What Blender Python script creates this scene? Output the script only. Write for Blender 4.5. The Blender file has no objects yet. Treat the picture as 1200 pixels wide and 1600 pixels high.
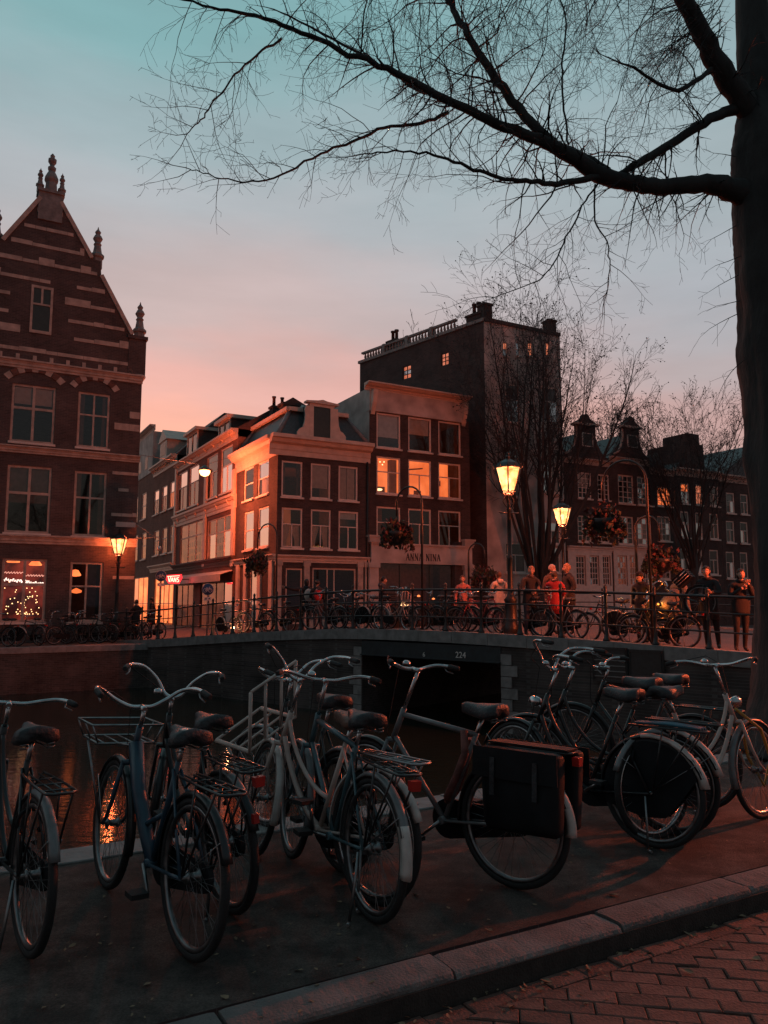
import bpy, bmesh, math, random
from mathutils import Vector, Matrix, Euler
R = math.radians
sc = bpy.context.scene
C = sc.collection
rng = random.Random(7)

# ------------------------------------------------------------------ camera
FPX, EYE = 1200.0, 1.6
PIT = math.atan(140 / 1200)
cam_d = bpy.data.cameras.new('camera')
cam_d.sensor_fit = 'VERTICAL'; cam_d.sensor_height = 36; cam_d.lens = 27.0
cam_d.clip_start = 0.05; cam_d.clip_end = 2000
cam = bpy.data.objects.new('camera', cam_d); C.objects.link(cam)
cam.location = (0, 0, EYE); cam.rotation_euler = (math.pi / 2 + PIT, 0, 0)
sc.camera = cam

# ------------------------------------------------------------------ sky
w = bpy.data.worlds.new("World"); sc.world = w; w.use_nodes = True
nt = w.node_tree; N = nt.nodes; L = nt.links; N.clear()
def nd(t, **k):
    n = N.new(t)
    for a, b in k.items(): setattr(n, a, b)
    return n
tc = nd('ShaderNodeTexCoord')
sep = nd('ShaderNodeSeparateXYZ'); L.new(tc.outputs['Generated'], sep.inputs[0])
GLOW = Vector((-0.33, 0.944, 0))          # where the sun went down
dot = nd('ShaderNodeVectorMath', operation='DOT_PRODUCT'); dot.inputs[1].default_value = GLOW
flat = nd('ShaderNodeVectorMath', operation='MULTIPLY'); flat.inputs[1].default_value = (1, 1, 0)
nrm = nd('ShaderNodeVectorMath', operation='NORMALIZE')
L.new(tc.outputs['Generated'], flat.inputs[0]); L.new(flat.outputs[0], nrm.inputs[0]); L.new(nrm.outputs[0], dot.inputs[0])
cn = nd('ShaderNodeTexNoise'); cn.inputs['Scale'].default_value = 3.2; cn.inputs['Detail'].default_value = 4
cm = nd('ShaderNodeMapping'); cm.inputs['Scale'].default_value = (1, 1, 3.5)
L.new(tc.outputs['Generated'], cm.inputs[0]); L.new(cm.outputs[0], cn.inputs['Vector'])
zz = nd('ShaderNodeMath', operation='MULTIPLY_ADD'); zz.inputs[1].default_value = 0.13; 
L.new(cn.outputs[0], zz.inputs[0])
zo = nd('ShaderNodeMath', operation='ADD'); zo.inputs[1].default_value = -0.065
L.new(sep.outputs[2], zz.inputs[2]); L.new(zz.outputs[0], zo.inputs[0])
def ramp(stops):
    r = nd('ShaderNodeValToRGB'); e = r.color_ramp.elements
    while len(e) < len(stops): e.new(0.5)
    for k, (p, c) in enumerate(stops): e[k].position = p; e[k].color = (*c, 1)
    r.color_ramp.interpolation = 'EASE'
    L.new(zo.outputs[0], r.inputs[0]); return r
near = ramp([(0.0, (.92, .33, .20)), (.22, (.86, .385, .30)), (.28, (.68, .36, .325)), (.35, (.50, .39, .385)), (.46, (.38, .41, .435)), (.54, (.305, .405, .43)), (.63, (.20, .39, .405)), (1, (.075, .145, .17))])
side = ramp([(0.0, (.62, .28, .23)), (.20, (.54, .315, .30)), (.28, (.45, .375, .385)), (.36, (.395, .41, .445)), (.48, (.355, .43, .455)), (.62, (.255, .375, .40)), (1, (.075, .145, .17))])
back = ramp([(0.0, (.075, .075, .09)), (.25, (.09, .09, .105)), (.5, (.085, .11, .125)), (1, (.075, .145, .17))])
m1 = nd('ShaderNodeMapRange', interpolation_type='SMOOTHSTEP'); m1.inputs[1].default_value = .72; m1.inputs[2].default_value = 1.0
m2 = nd('ShaderNodeMapRange', interpolation_type='SMOOTHSTEP'); m2.inputs[1].default_value = -.6; m2.inputs[2].default_value = .75
L.new(dot.outputs['Value'], m1.inputs[0]); L.new(dot.outputs['Value'], m2.inputs[0])
x1 = nd('ShaderNodeMix', data_type='RGBA'); L.new(m1.outputs[0], x1.inputs[0]); L.new(side.outputs[0], x1.inputs[6]); L.new(near.outputs[0], x1.inputs[7])
x2 = nd('ShaderNodeMix', data_type='RGBA'); L.new(m2.outputs[0], x2.inputs[0]); L.new(back.outputs[0], x2.inputs[6]); L.new(x1.outputs[2], x2.inputs[7])
cv = nd('ShaderNodeTexNoise'); cv.inputs['Scale'].default_value = 2.1; cv.inputs['Detail'].default_value = 6; cv.inputs['Roughness'].default_value = .6
cvm = nd('ShaderNodeMapping'); cvm.inputs['Scale'].default_value = (1, 1, 4.5); cvm.inputs['Rotation'].default_value = (.12, .2, 0)
L.new(tc.outputs['Generated'], cvm.inputs[0]); L.new(cvm.outputs[0], cv.inputs['Vector'])
cvr = nd('ShaderNodeMapRange'); cvr.inputs[1].default_value = .3; cvr.inputs[2].default_value = .7; cvr.inputs[3].default_value = .90; cvr.inputs[4].default_value = 1.10
L.new(cv.outputs[0], cvr.inputs[0]); cvs = nd('ShaderNodeVectorMath', operation='SCALE'); L.new(x2.outputs[2], cvs.inputs[0]); L.new(cvr.outputs[0], cvs.inputs['Scale'])
bg1 = nd('ShaderNodeBackground'); L.new(cvs.outputs[0], bg1.inputs[0]); bg1.inputs[1].default_value = 0.86
nis = nd('ShaderNodeTexSky', sky_type='NISHITA'); nis.sun_disc = False
nis.sun_elevation = R(0.5); nis.sun_rotation = math.atan2(GLOW.x, GLOW.y)
bg2 = nd('ShaderNodeBackground'); L.new(nis.outputs[0], bg2.inputs[0]); bg2.inputs[1].default_value = 0.05
ad = nd('ShaderNodeAddShader'); L.new(bg1.outputs[0], ad.inputs[0]); L.new(bg2.outputs[0], ad.inputs[1])
ow = nd('ShaderNodeOutputWorld'); L.new(ad.outputs[0], ow.inputs[0])

sun_d = bpy.data.lights.new('sun', 'SUN'); sun_d.energy = 0.04; sun_d.angle = R(12); sun_d.color = (1, .5, .35)
sun = bpy.data.objects.new('sun', sun_d); C.objects.link(sun)
sun.rotation_euler = Vector((GLOW.x, GLOW.y, 0.03)).to_track_quat('Z', 'Y').to_euler()

vs = sc.view_settings
vs.view_transform = 'Standard'; vs.look = 'None'; vs.exposure = 0.25; vs.gamma = 1; vs.use_curve_mapping = False
sc.cycles.max_bounces = 6; sc.cycles.transparent_max_bounces = 12
sc.cycles.sample_clamp_indirect = 4

# ------------------------------------------------------------------ helpers
cP, sP = math.cos(PIT), math.sin(PIT)
def ray(u, v):
    x = (u - 600) / FPX; y = (800 - v) / FPX
    return Vector((x, cP - y * sP, sP + y * cP))
def at(u, v, Y):
    d = ray(u, v); t = Y / d.y
    return Vector((d.x * t, Y, EYE + d.z * t))
def onz(u, v, z=0.0):
    d = ray(u, v); t = (z - EYE) / d.z
    return Vector((d.x * t, d.y * t, z))
TH = R(29); Q = Vector((math.cos(TH), math.sin(TH), 0)); NN = Vector((-math.sin(TH), math.cos(TH), 0))
def qn(s, n, z=0): return Q * s + NN * n + Vector((0, 0, z))

class MB:
    def __init__(self): self.v = []; self.f = []; self.sm = []
    def add(self, vs, fs, smooth=False):
        o = len(self.v); self.v += [Vector(p) for p in vs]
        for f in fs: self.f.append(tuple(i + o for i in f)); self.sm.append(smooth)
        return self
    def box(self, c, s, M=None):
        x, y, z = s[0] / 2, s[1] / 2, s[2] / 2; c = Vector(c)
        p = [Vector((a * x, b * y, d * z)) for d in (-1, 1) for b in (-1, 1) for a in (-1, 1)]
        p = [(M @ q if M else q) + c for q in p]
        return self.add(p, [(0, 2, 3, 1), (4, 5, 7, 6), (0, 1, 5, 4), (2, 6, 7, 3), (0, 4, 6, 2), (1, 3, 7, 5)])
    def bb(self, x0, x1, y0, y1, z0, z1):
        return self.box(((x0 + x1) / 2, (y0 + y1) / 2, (z0 + z1) / 2), (x1 - x0, y1 - y0, z1 - z0))
    def bar(self, a, b, wd, h):
        a, b = Vector(a), Vector(b); d = b - a
        q = d.to_track_quat('X', 'Z').to_matrix()
        return self.box((a + b) / 2, (d.length, wd, h), q)
    def tube(self, pts, r, n=6, cap=True, closed=False):
        pts = [Vector(p) for p in pts]; k = len(pts)
        rr = r if isinstance(r, (list, tuple)) else [r] * k
        ring = []; up = None
        for i, p in enumerate(pts):
            if closed: t = pts[(i + 1) % k] - pts[i - 1]
            else: t = pts[min(i + 1, k - 1)] - pts[max(i - 1, 0)]
            if t.length < 1e-9: t = Vector((0, 0, 1))
            t.normalize()
            if up is None:
                up = Vector((0, 0, 1)) if abs(t.z) < .9 else Vector((1, 0, 0))
            up = up - t * up.dot(t)
            if up.length < 1e-6: up = t.orthogonal()
            up.normalize(); s = t.cross(up)
            ring.append([p + (up * math.cos(6.2832 * j / n) + s * math.sin(6.2832 * j / n)) * rr[i] for j in range(n)])
        vs = [q for g in ring for q in g]; fs = []
        for i in range(k if closed else k - 1):
            a, b = i * n, ((i + 1) % k) * n
            for j in range(n): fs.append((a + j, a + (j + 1) % n, b + (j + 1) % n, b + j))
        self.add(vs, fs, True)
        if cap and not closed:
            o = len(self.v) - len(vs)
            self.f.append(tuple(o + j for j in reversed(range(n)))); self.sm.append(False)
            self.f.append(tuple(o + (k - 1) * n + j for j in range(n))); self.sm.append(False)
        return self
    def lathe(self, prof, n=12, c=(0, 0, 0), M=None, smooth=True, a0=0.0):
        c = Vector(c); vs = []; fs = []
        for r, z in prof:
            for j in range(n):
                a = a0 + 6.2832 * j / n; p = Vector((r * math.cos(a), r * math.sin(a), z))
                vs.append((M @ p if M else p) + c)
        for i in range(len(prof) - 1):
            for j in range(n): fs.append((i * n + j, i * n + (j + 1) % n, (i + 1) * n + (j + 1) % n, (i + 1) * n + j))
        fs.append(tuple(reversed(range(n)))); fs.append(tuple((len(prof) - 1) * n + j for j in range(n)))
        return self.add(vs, fs, smooth)
    def ball(self, c, r, n=8, m=6, M=None):
        s = r if isinstance(r, (tuple, list, Vector)) else (r, r, r); vs = [Vector((0, 0, -s[2]))]; fs = []
        for i in range(1, m):
            a = -math.pi / 2 + math.pi * i / m
            for j in range(n):
                b = 6.2832 * j / n
                vs.append(Vector((s[0] * math.cos(a) * math.cos(b), s[1] * math.cos(a) * math.sin(b), s[2] * math.sin(a))))
        vs.append(Vector((0, 0, s[2]))); T = len(vs) - 1
        for j in range(n):
            fs.append((0, 1 + (j + 1) % n, 1 + j))
            for i in range(m - 2):
                a, b = 1 + i * n, 1 + (i + 1) * n
                fs.append((a + j, a + (j + 1) % n, b + (j + 1) % n, b + j))
            fs.append((T, 1 + (m - 2) * n + j, 1 + (m - 2) * n + (j + 1) % n))
        return self.add([(M @ p if M else p) + Vector(c) for p in vs], fs, True)
    def prism(self, poly, a, b, axis='y'):
        """poly: 2-D outline, extruded from a to b along axis (x,z stay for 'y'; x,y for 'z'; y,z for 'x')"""
        def P(p, k):
            return {'y': (p[0], k, p[1]), 'z': (p[0], p[1], k), 'x': (k, p[0], p[1])}[axis]
        n = len(poly); vs = [P(p, a) for p in poly] + [P(p, b) for p in poly]
        fs = [tuple(reversed(range(n))), tuple(range(n, 2 * n))] + [(i, (i + 1) % n, n + (i + 1) % n, n + i) for i in range(n)]
        return self.add(vs, fs)
    def xf(self, M):
        self.v = [M @ p for p in self.v]; return self
    def mesh(self, name, m):
        me = bpy.data.meshes.new(name)
        me.from_pydata([tuple(p) for p in self.v], [], self.f)
        me.polygons.foreach_set('use_smooth', self.sm)
        for x in (m if isinstance(m, (list, tuple)) else [m]): me.materials.append(x)
        bm = bmesh.new(); bm.from_mesh(me); bmesh.ops.recalc_face_normals(bm, faces=bm.faces); bm.to_mesh(me); bm.free()
        me.update(); return me
    def build(self, name, m, parent=None, **k):
        o = bpy.data.objects.new(name, self.mesh(name, m)); C.objects.link(o)
        if parent: o.parent = parent
        for a, b in k.items(): o[a] = b
        return o

def tag(o, label, cat, group=None):
    o['label'] = label; o['category'] = cat
    if group: o['group'] = group
    return o
def thing(name, label, cat, loc=(0, 0, 0), rz=0.0, group=None):
    o = bpy.data.objects.new(name, None); C.objects.link(o); o.empty_display_size = .2
    o.location = loc; o.rotation_euler = (0, 0, rz)
    return tag(o, label, cat, group)
def linked(name, me, parent, loc=(0, 0, 0), rot=(0, 0, 0), **k):
    o = bpy.data.objects.new(name, me); C.objects.link(o); o.parent = parent; o.location = loc; o.rotation_euler = rot
    for a, b in k.items(): o[a] = b
    return o
def copy_tree(root, label=None, group=None):
    def cp(o, par):
        c = o.copy(); C.objects.link(c)
        if par: c.parent = par
        for ch in kids.get(o, ()): cp(ch, c)
        return c
    kids = {}
    stack = list(root.children_recursive)
    for ch in stack: kids.setdefault(ch.parent, []).append(ch)
    c = cp(root, None)
    if label: c['label'] = label
    if group: c['group'] = group
    return c

# ------------------------------------------------------------------ materials
def mat(name, col, rough=.6, metal=0.0, var=.2, scale=6.0, bump=0.0, bscale=60.0, spec=.5, emit=None, es=0.0, rnd=0.0, stretch=None, dirt=None):
    m = bpy.data.materials.new(name); m.use_nodes = True; t = m.node_tree; n = t.nodes; l = t.links
    b = n['Principled BSDF']
    b.inputs['Roughness'].default_value = rough; b.inputs['Metallic'].default_value = metal
    b.inputs['Specular IOR Level'].default_value = spec
    co = n.new('ShaderNodeTexCoord'); src = co.outputs['Object']
    if stretch:
        mp = n.new('ShaderNodeMapping'); mp.inputs['Scale'].default_value = stretch; l.new(src, mp.inputs[0]); src = mp.outputs[0]
    nz = n.new('ShaderNodeTexNoise'); nz.inputs['Scale'].default_value = scale; nz.inputs['Detail'].default_value = 6; l.new(src, nz.inputs['Vector'])
    rp = n.new('ShaderNodeValToRGB')
    rp.color_ramp.elements[0].position = .3; rp.color_ramp.elements[1].position = .72
    dk = dirt if dirt else tuple(c * (1 - var) for c in col)
    rp.color_ramp.elements[0].color = (*dk, 1)
    rp.color_ramp.elements[1].color = (*[min(1, c * (1 + var)) for c in col], 1)
    l.new(nz.outputs[0], rp.inputs[0]); out = rp.outputs[0]
    if rnd:
        oi = n.new('ShaderNodeObjectInfo'); mr = n.new('ShaderNodeMapRange'); mr.inputs[3].default_value = 1 - rnd; mr.inputs[4].default_value = 1 + rnd
        l.new(oi.outputs['Random'], mr.inputs[0])
        mx = n.new('ShaderNodeVectorMath'); mx.operation = 'SCALE'; l.new(out, mx.inputs[0]); l.new(mr.outputs[0], mx.inputs['Scale']); out = mx.outputs[0]
    l.new(out, b.inputs['Base Color'])
    mr2 = n.new('ShaderNodeMapRange'); mr2.inputs[3].default_value = max(.03, rough - .12); mr2.inputs[4].default_value = min(1, rough + .12)
    l.new(nz.outputs[0], mr2.inputs[0]); l.new(mr2.outputs[0], b.inputs['Roughness'])
    if bump:
        n2 = n.new('ShaderNodeTexNoise'); n2.inputs['Scale'].default_value = bscale; n2.inputs['Detail'].default_value = 5; l.new(src, n2.inputs['Vector'])
        bp = n.new('ShaderNodeBump'); bp.inputs['Strength'].default_value = bump; bp.inputs['Distance'].default_value = .02
        l.new(n2.outputs[0], bp.inputs['Height']); l.new(bp.outputs[0], b.inputs['Normal'])
    if emit:
        b.inputs['Emission Color'].default_value = (*emit, 1); b.inputs['Emission Strength'].default_value = es
    return m
def brickmat(name, c1, c2, mortar, bw=.21, bh=.065, var=.35, bump=.5, ms=.012):
    m = bpy.data.materials.new(name); m.use_nodes = True; t = m.node_tree; n = t.nodes; l = t.links
    b = n['Principled BSDF']; b.inputs['Roughness'].default_value = .85; b.inputs['Specular IOR Level'].default_value = .25
    co = n.new('ShaderNodeTexCoord'); sp = n.new('ShaderNodeSeparateXYZ'); l.new(co.outputs['Object'], sp.inputs[0])
    ad_ = n.new('ShaderNodeMath'); ad_.operation = 'ADD'; l.new(sp.outputs[0], ad_.inputs[0]); l.new(sp.outputs[1], ad_.inputs[1])
    cb = n.new('ShaderNodeCombineXYZ'); l.new(ad_.outputs[0], cb.inputs[0]); l.new(sp.outputs[2], cb.inputs[1])
    bt = n.new('ShaderNodeTexBrick'); l.new(cb.outputs[0], bt.inputs['Vector'])
    bt.inputs['Scale'].default_value = 1; bt.inputs['Brick Width'].default_value = bw; bt.inputs['Row Height'].default_value = bh
    bt.inputs['Mortar Size'].default_value = ms * .5; bt.inputs['Mortar Smooth'].default_value = .3
    bt.inputs['Color1'].default_value = (*c1, 1); bt.inputs['Color2'].default_value = (*c2, 1); bt.inputs['Mortar'].default_value = (*mortar, 1)
    nz = n.new('ShaderNodeTexNoise'); nz.inputs['Scale'].default_value = .9; nz.inputs['Detail'].default_value = 8; nz.inputs['Roughness'].default_value = .65
    l.new(co.outputs['Object'], nz.inputs['Vector'])
    mr = n.new('ShaderNodeMapRange'); mr.inputs[1].default_value = .3; mr.inputs[2].default_value = .7; mr.inputs[3].default_value = 1 - var; mr.inputs[4].default_value = 1 + var
    l.new(nz.outputs[0], mr.inputs[0])
    sc_ = n.new('ShaderNodeVectorMath'); sc_.operation = 'SCALE'; l.new(bt.outputs['Color'], sc_.inputs[0]); l.new(mr.outputs[0], sc_.inputs['Scale'])
    l.new(sc_.outputs[0], b.inputs['Base Color'])
    bp = n.new('ShaderNodeBump'); bp.inputs['Strength'].default_value = bump; bp.inputs['Distance'].default_value = .01; bp.invert = True
    l.new(bt.outputs['Fac'], bp.inputs['Height']); l.new(bp.outputs[0], b.inputs['Normal'])
    return m
def glassmat(name, tint=(.75, .8, .8), refl=1.0):
    m = bpy.data.materials.new(name); m.use_nodes = True; t = m.node_tree; n = t.nodes; l = t.links; n.clear()
    tr = n.new('ShaderNodeBsdfTransparent'); tr.inputs[0].default_value = (*tint, 1)
    gl = n.new('ShaderNodeBsdfGlossy'); gl.inputs['Roughness'].default_value = .03
    fr = n.new('ShaderNodeFresnel'); fr.inputs[0].default_value = 1.55
    ml = n.new('ShaderNodeMath'); ml.operation = 'MULTIPLY_ADD'; ml.inputs[1].default_value = refl; ml.inputs[2].default_value = .05; ml.use_clamp = True
    nz = n.new('ShaderNodeTexNoise'); nz.inputs['Scale'].default_value = 2.2; co = n.new('ShaderNodeTexCoord'); l.new(co.outputs['Object'], nz.inputs['Vector'])
    bp = n.new('ShaderNodeBump'); bp.inputs['Strength'].default_value = .04; l.new(nz.outputs[0], bp.inputs['Height']); l.new(bp.outputs[0], gl.inputs['Normal'])
    mx = n.new('ShaderNodeMixShader'); o = n.new('ShaderNodeOutputMaterial')
    l.new(fr.outputs[0], ml.inputs[0]); l.new(ml.outputs[0], mx.inputs[0]); l.new(tr.outputs[0], mx.inputs[1]); l.new(gl.outputs[0], mx.inputs[2]); l.new(mx.outputs[0], o.inputs[0])
    return m
def glowmat(name, c, s, c2=None, scale=3.0):
    """a lit interior or lamp: emission with the uneven brightness of a furnished room"""
    m = bpy.data.materials.new(name); m.use_nodes = True; t = m.node_tree; n = t.nodes; l = t.links; n.clear()
    e = n.new('ShaderNodeEmission'); e.inputs[1].default_value = s; o = n.new('ShaderNodeOutputMaterial'); l.new(e.outputs[0], o.inputs[0])
    if c2:
        co = n.new('ShaderNodeTexCoord'); nz = n.new('ShaderNodeTexNoise'); nz.inputs['Scale'].default_value = scale; nz.inputs['Detail'].default_value = 3
        rp = n.new('ShaderNodeValToRGB'); rp.color_ramp.elements[0].position = .38; rp.color_ramp.elements[1].position = .62
        rp.color_ramp.elements[0].color = (*c2, 1); rp.color_ramp.elements[1].color = (*c, 1)
        l.new(co.outputs['Object'], nz.inputs['Vector']); l.new(nz.outputs[0], rp.inputs[0]); l.new(rp.outputs[0], e.inputs[0])
    else: e.inputs[0].default_value = (*c, 1)
    return m

M = {}
M['brick_dark'] = brickmat('dark brown brick', (.075, .052, .049), (.047, .036, .036), (.085, .078, .075))
M['brick_red'] = brickmat('red brown brick', (.19, .085, .062), (.12, .058, .048), (.16, .13, .115))
M['brick_gable'] = brickmat('old red brick', (.10, .074, .070), (.066, .052, .052), (.13, .115, .105))
M['brick_quay'] = brickmat('quay brick', (.080, .066, .062), (.05, .045, .044), (.095, .09, .085), var=.5)
M['stone'] = mat('pale sandstone', (.42, .355, .31), .85, var=.28, scale=4, bump=.3, bscale=25)
M['stone_grey'] = mat('grey hardstone', (.21, .205, .20), .8, var=.3, scale=5, bump=.35, bscale=30)
M['plaster'] = mat('pale plaster', (.52, .47, .44), .85, var=.2, scale=.9, bump=.15, bscale=20, dirt=(.26, .23, .21))
M['white_paint'] = mat('white window paint', (.62, .56, .51), .5, var=.12, scale=4)
M['cream_paint'] = mat('cream paint', (.55, .45, .38), .55, var=.15, scale=3)
M['green_paint'] = mat('dark green paint', (.03, .045, .042), .4, var=.2)
M['slate'] = mat('roof slate', (.045, .06, .065), .55, var=.35, scale=9, bump=.5, bscale=18)
M['tile'] = mat('roof tile', (.075, .045, .04), .75, var=.35, scale=7, bump=.5, bscale=16)
M['lead'] = mat('lead', (.16, .17, .175), .5, .0, var=.2, scale=5)
M['iron'] = mat('cast iron', (.018, .021, .022), .42, .0, var=.35, scale=12, bump=.2, bscale=40)
M['glass'] = glassmat('window glass')
M['glass_shop'] = glassmat('shop glass', (.85, .85, .82), .8)
M['curtain'] = mat('net curtain', (.50, .44, .40), .9, var=.12, scale=5)
M['drape'] = mat('dark drape', (.12, .08, .07), .9, var=.3, scale=5)
M['lit'] = glowmat('lit room', (1.0, .185, .05), 1.25, (.80, .125, .03), .9)
M['lit_pale'] = glowmat('lit pale room', (1.0, .27, .14), 1.0, (.6, .12, .05), 1.4)
M['lit_dim'] = glowmat('dim lit room', (.30, .055, .022), .6, (.08, .02, .012), 1.3)
M['lit_shop'] = glowmat('bright shop', (1.0, .25, .07), 2.0, (.9, .14, .04), 1.6)
M['bulb'] = glowmat('bulb', (1, .55, .25), 3.5)
M['asphalt_plain'] = mat('pavement', (.074, .060, .053), .82, var=.45, scale=1.7, bump=.5, bscale=130)
M['kerb'] = mat('kerb granite', (.145, .132, .127), .8, var=.5, scale=3.5, bump=.7, bscale=70, rnd=.18)
M['paver'] = mat('brick paver', (.13, .066, .052), .75, var=.4, scale=11, bump=.55, bscale=55, rnd=.3)
M['sandjoint'] = mat('joint sand', (.035, .028, .025), .95, var=.4, scale=14, bump=.4, bscale=90)
M['road_far'] = mat('road surface', (.10, .07, .06), .75, var=.35, scale=2.2, bump=.4, bscale=40)

def pavement_mat():
    m = mat('worn pavement', (.074, .058, .050), .85, var=.5, scale=.9, bump=.8, bscale=170); t = m.node_tree; n = t.nodes; l = t.links; b = n['Principled BSDF']
    co = n.new('ShaderNodeTexCoord'); src = b.inputs['Base Color'].links[0].from_socket
    v = n.new('ShaderNodeTexVoronoi'); v.inputs['Scale'].default_value = 95; l.new(co.outputs['Object'], v.inputs['Vector'])
    r = n.new('ShaderNodeMapRange'); r.inputs[1].default_value = .0; r.inputs[2].default_value = .9; r.inputs[3].default_value = 1.45; r.inputs[4].default_value = .6; l.new(v.outputs['Distance'], r.inputs[0])
    s = n.new('ShaderNodeVectorMath'); s.operation = 'SCALE'; l.new(src, s.inputs[0]); l.new(r.outputs[0], s.inputs['Scale'])
    # old stains and worn patches
    g = n.new('ShaderNodeTexNoise'); g.inputs['Scale'].default_value = 3.4; g.inputs['Detail'].default_value = 9; g.inputs['Roughness'].default_value = .7; l.new(co.outputs['Object'], g.inputs['Vector'])
    gr = n.new('ShaderNodeMapRange'); gr.inputs[1].default_value = .42; gr.inputs[2].default_value = .62; gr.inputs[3].default_value = .38; gr.inputs[4].default_value = 1.4; l.new(g.outputs[0], gr.inputs[0])
    s2 = n.new('ShaderNodeVectorMath'); s2.operation = 'SCALE'; l.new(s.outputs[0], s2.inputs[0]); l.new(gr.outputs[0], s2.inputs['Scale']); l.new(s2.outputs[0], b.inputs['Base Color'])
    # large slow dips
    return m
M['asphalt'] = pavement_mat()
# ------------------------------------------------------------------ ground, kerb, quay, water
EDGE, KERB_N, FARQ = 5.55, 2.95, 30.0
def sheet(name, s0, s1, n0, n1, z, m, **k):
    return MB().add([qn(s0, n0, z), qn(s1, n0, z), qn(s1, n1, z), qn(s0, n1, z)], [(0, 1, 2, 3)]).build(name, m, None, kind='structure', **k)
sheet('ground', -300, 400, -250, KERB_N - .02, -.145, M['sandjoint'])
pav = MB()
pv0 = []
for i in range(80):
    pass
sheet('pavement', -60, 90, KERB_N + .215, EDGE - .30, 0.0, M['asphalt'])
# gutter skirt so that the gap beside the kerb is a real groove
MB().bb(-60, 90, KERB_N - .01, KERB_N + .214, -.3, -.03).xf(Matrix.Rotation(TH, 4, 'Z')).build('kerb_bed', M['sandjoint'], None, kind='structure')
kerb = bpy.data.objects.new('kerb', None); C.objects.link(kerb); kerb['kind'] = 'structure'
kerb.rotation_euler = (0, 0, TH)
def rounded_block(l, wd, h, b):
    mb = MB(); pr = [(0, -h), (0, -b), (b * .35, -b * .35), (b, 0), (wd - .006, 0), (wd, -.006), (wd, -h)]
    n = len(pr); vs = [(x, y, z) for x in (0, l) for y, z in pr]
    return mb.add(vs, [tuple(range(n)), tuple(reversed(range(n, 2 * n)))] + [(i, (i + 1) % n, n + (i + 1) % n, n + i) for i in range(n)])
def worn_block(l, wd, h, b, seed):
    # a kerb stone with a worn, slightly chipped front edge
    q = random.Random(seed); n = 40; vs = []
    for i in range(n + 1):
        x = l * i / n; c = q.gauss(0, .0013) + (q.uniform(.003, .007) if q.random() < .08 else 0); e = b if 0 < i < n else b + .008
        pr = [(.004 + q.gauss(0, .002), -h), (.002 + q.gauss(0, .003), -h * .5), (0 + abs(c) * .6, -e - abs(c)), ((e + c) * .35, -(e + c) * .35), (e + abs(c), 0), (wd * .55, q.gauss(0, .0015)), (wd - .012, 0 - (.004 if i in (0, n) else 0)), (wd, -.010 + q.gauss(0, .002)), (wd, -h)]
        vs += [(x, y, z) for y, z in pr]
    m = 9; fs = [tuple(range(m)), tuple(reversed(range(n * m, (n + 1) * m)))]
    for i in range(n):
        for j in range(m): fs.append((i * m + j, i * m + (j + 1) % m, (i + 1) * m + (j + 1) % m, (i + 1) * m + j))
    return MB().add(vs, fs)
kme = [worn_block(.985, .205, .26, .020, s_).mesh('kerb_stone', M['kerb']) for s_ in range(5)]
for i in range(-14, 40):
    linked('kerb_stone', kme[(i * 3) % 5], kerb, (i * 1.0 + rng.uniform(-.004, .004), KERB_N + rng.uniform(-.004, .004), .002 + rng.uniform(-.004, .004)), (0, rng.uniform(-.004, .004), rng.uniform(-.004, .004)))
# coping stones on the quay edge
quay = bpy.data.objects.new('quay_wall', None); C.objects.link(quay); quay['kind'] = 'structure'; quay.rotation_euler = (0, 0, TH)
cme = rounded_block(1.19, .30, .22, .02).mesh('coping_stone', M['stone_grey'])
for i in range(-10, 26):
    o = linked('coping_stone', cme, quay, (i * 1.2 + 1.19, EDGE, .012 + rng.uniform(-.006, .006)), (0, 0, math.pi))
MB().bb(-60, 90, EDGE - .28, EDGE - .02, -3.2, -.215).build('wall', M['brick_quay'], quay)
far_quay = bpy.data.objects.new('far_quay_wall', None); C.objects.link(far_quay); far_quay['kind'] = 'structure'; far_quay.rotation_euler = (0, 0, TH)
MB().bb(-90, 120, FARQ, FARQ + .4, -3.2, -.19).build('wall', M['brick_quay'], far_quay)
for i in range(-14, 40):
    if -6 < i < 14: linked('coping_stone', cme, far_quay, (i * 1.2, FARQ - .03, .02 + rng.uniform(-.006, .006)))
MB().bb(-90, 120, FARQ + .268, FARQ + .5, -.2, .0).build('backing', M['stone_grey'], far_quay)
sheet('far_street', -300, 400, FARQ + .27, 400, .004, M['road_far'])

# water
wm = bpy.data.materials.new('canal water'); wm.use_nodes = True
t_ = wm.node_tree; b_ = t_.nodes['Principled BSDF']
b_.inputs['Base Color'].default_value = (.012, .02, .016, 1); b_.inputs['Roughness'].default_value = .04; b_.inputs['IOR'].default_value = 1.33
co_ = t_.nodes.new('ShaderNodeTexCoord'); mp_ = t_.nodes.new('ShaderNodeMapping'); mp_.inputs['Scale'].default_value = (1.0, 2.6, 1); mp_.inputs['Rotation'].default_value = (0, 0, -TH)
n1_ = t_.nodes.new('ShaderNodeTexNoise'); n1_.inputs['Scale'].default_value = 2.6; n1_.inputs['Detail'].default_value = 5
bp_ = t_.nodes.new('ShaderNodeBump'); bp_.inputs['Strength'].default_value = .11; bp_.inputs['Distance'].default_value = .05
t_.links.new(co_.outputs['Object'], mp_.inputs[0]); t_.links.new(mp_.outputs[0], n1_.inputs['Vector']); t_.links.new(n1_.outputs[0], bp_.inputs['Height']); t_.links.new(bp_.outputs[0], b_.inputs['Normal'])
sheet('canal_water', -90, 120, EDGE - .1, FARQ + .1, -1.6, wm)

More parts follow.
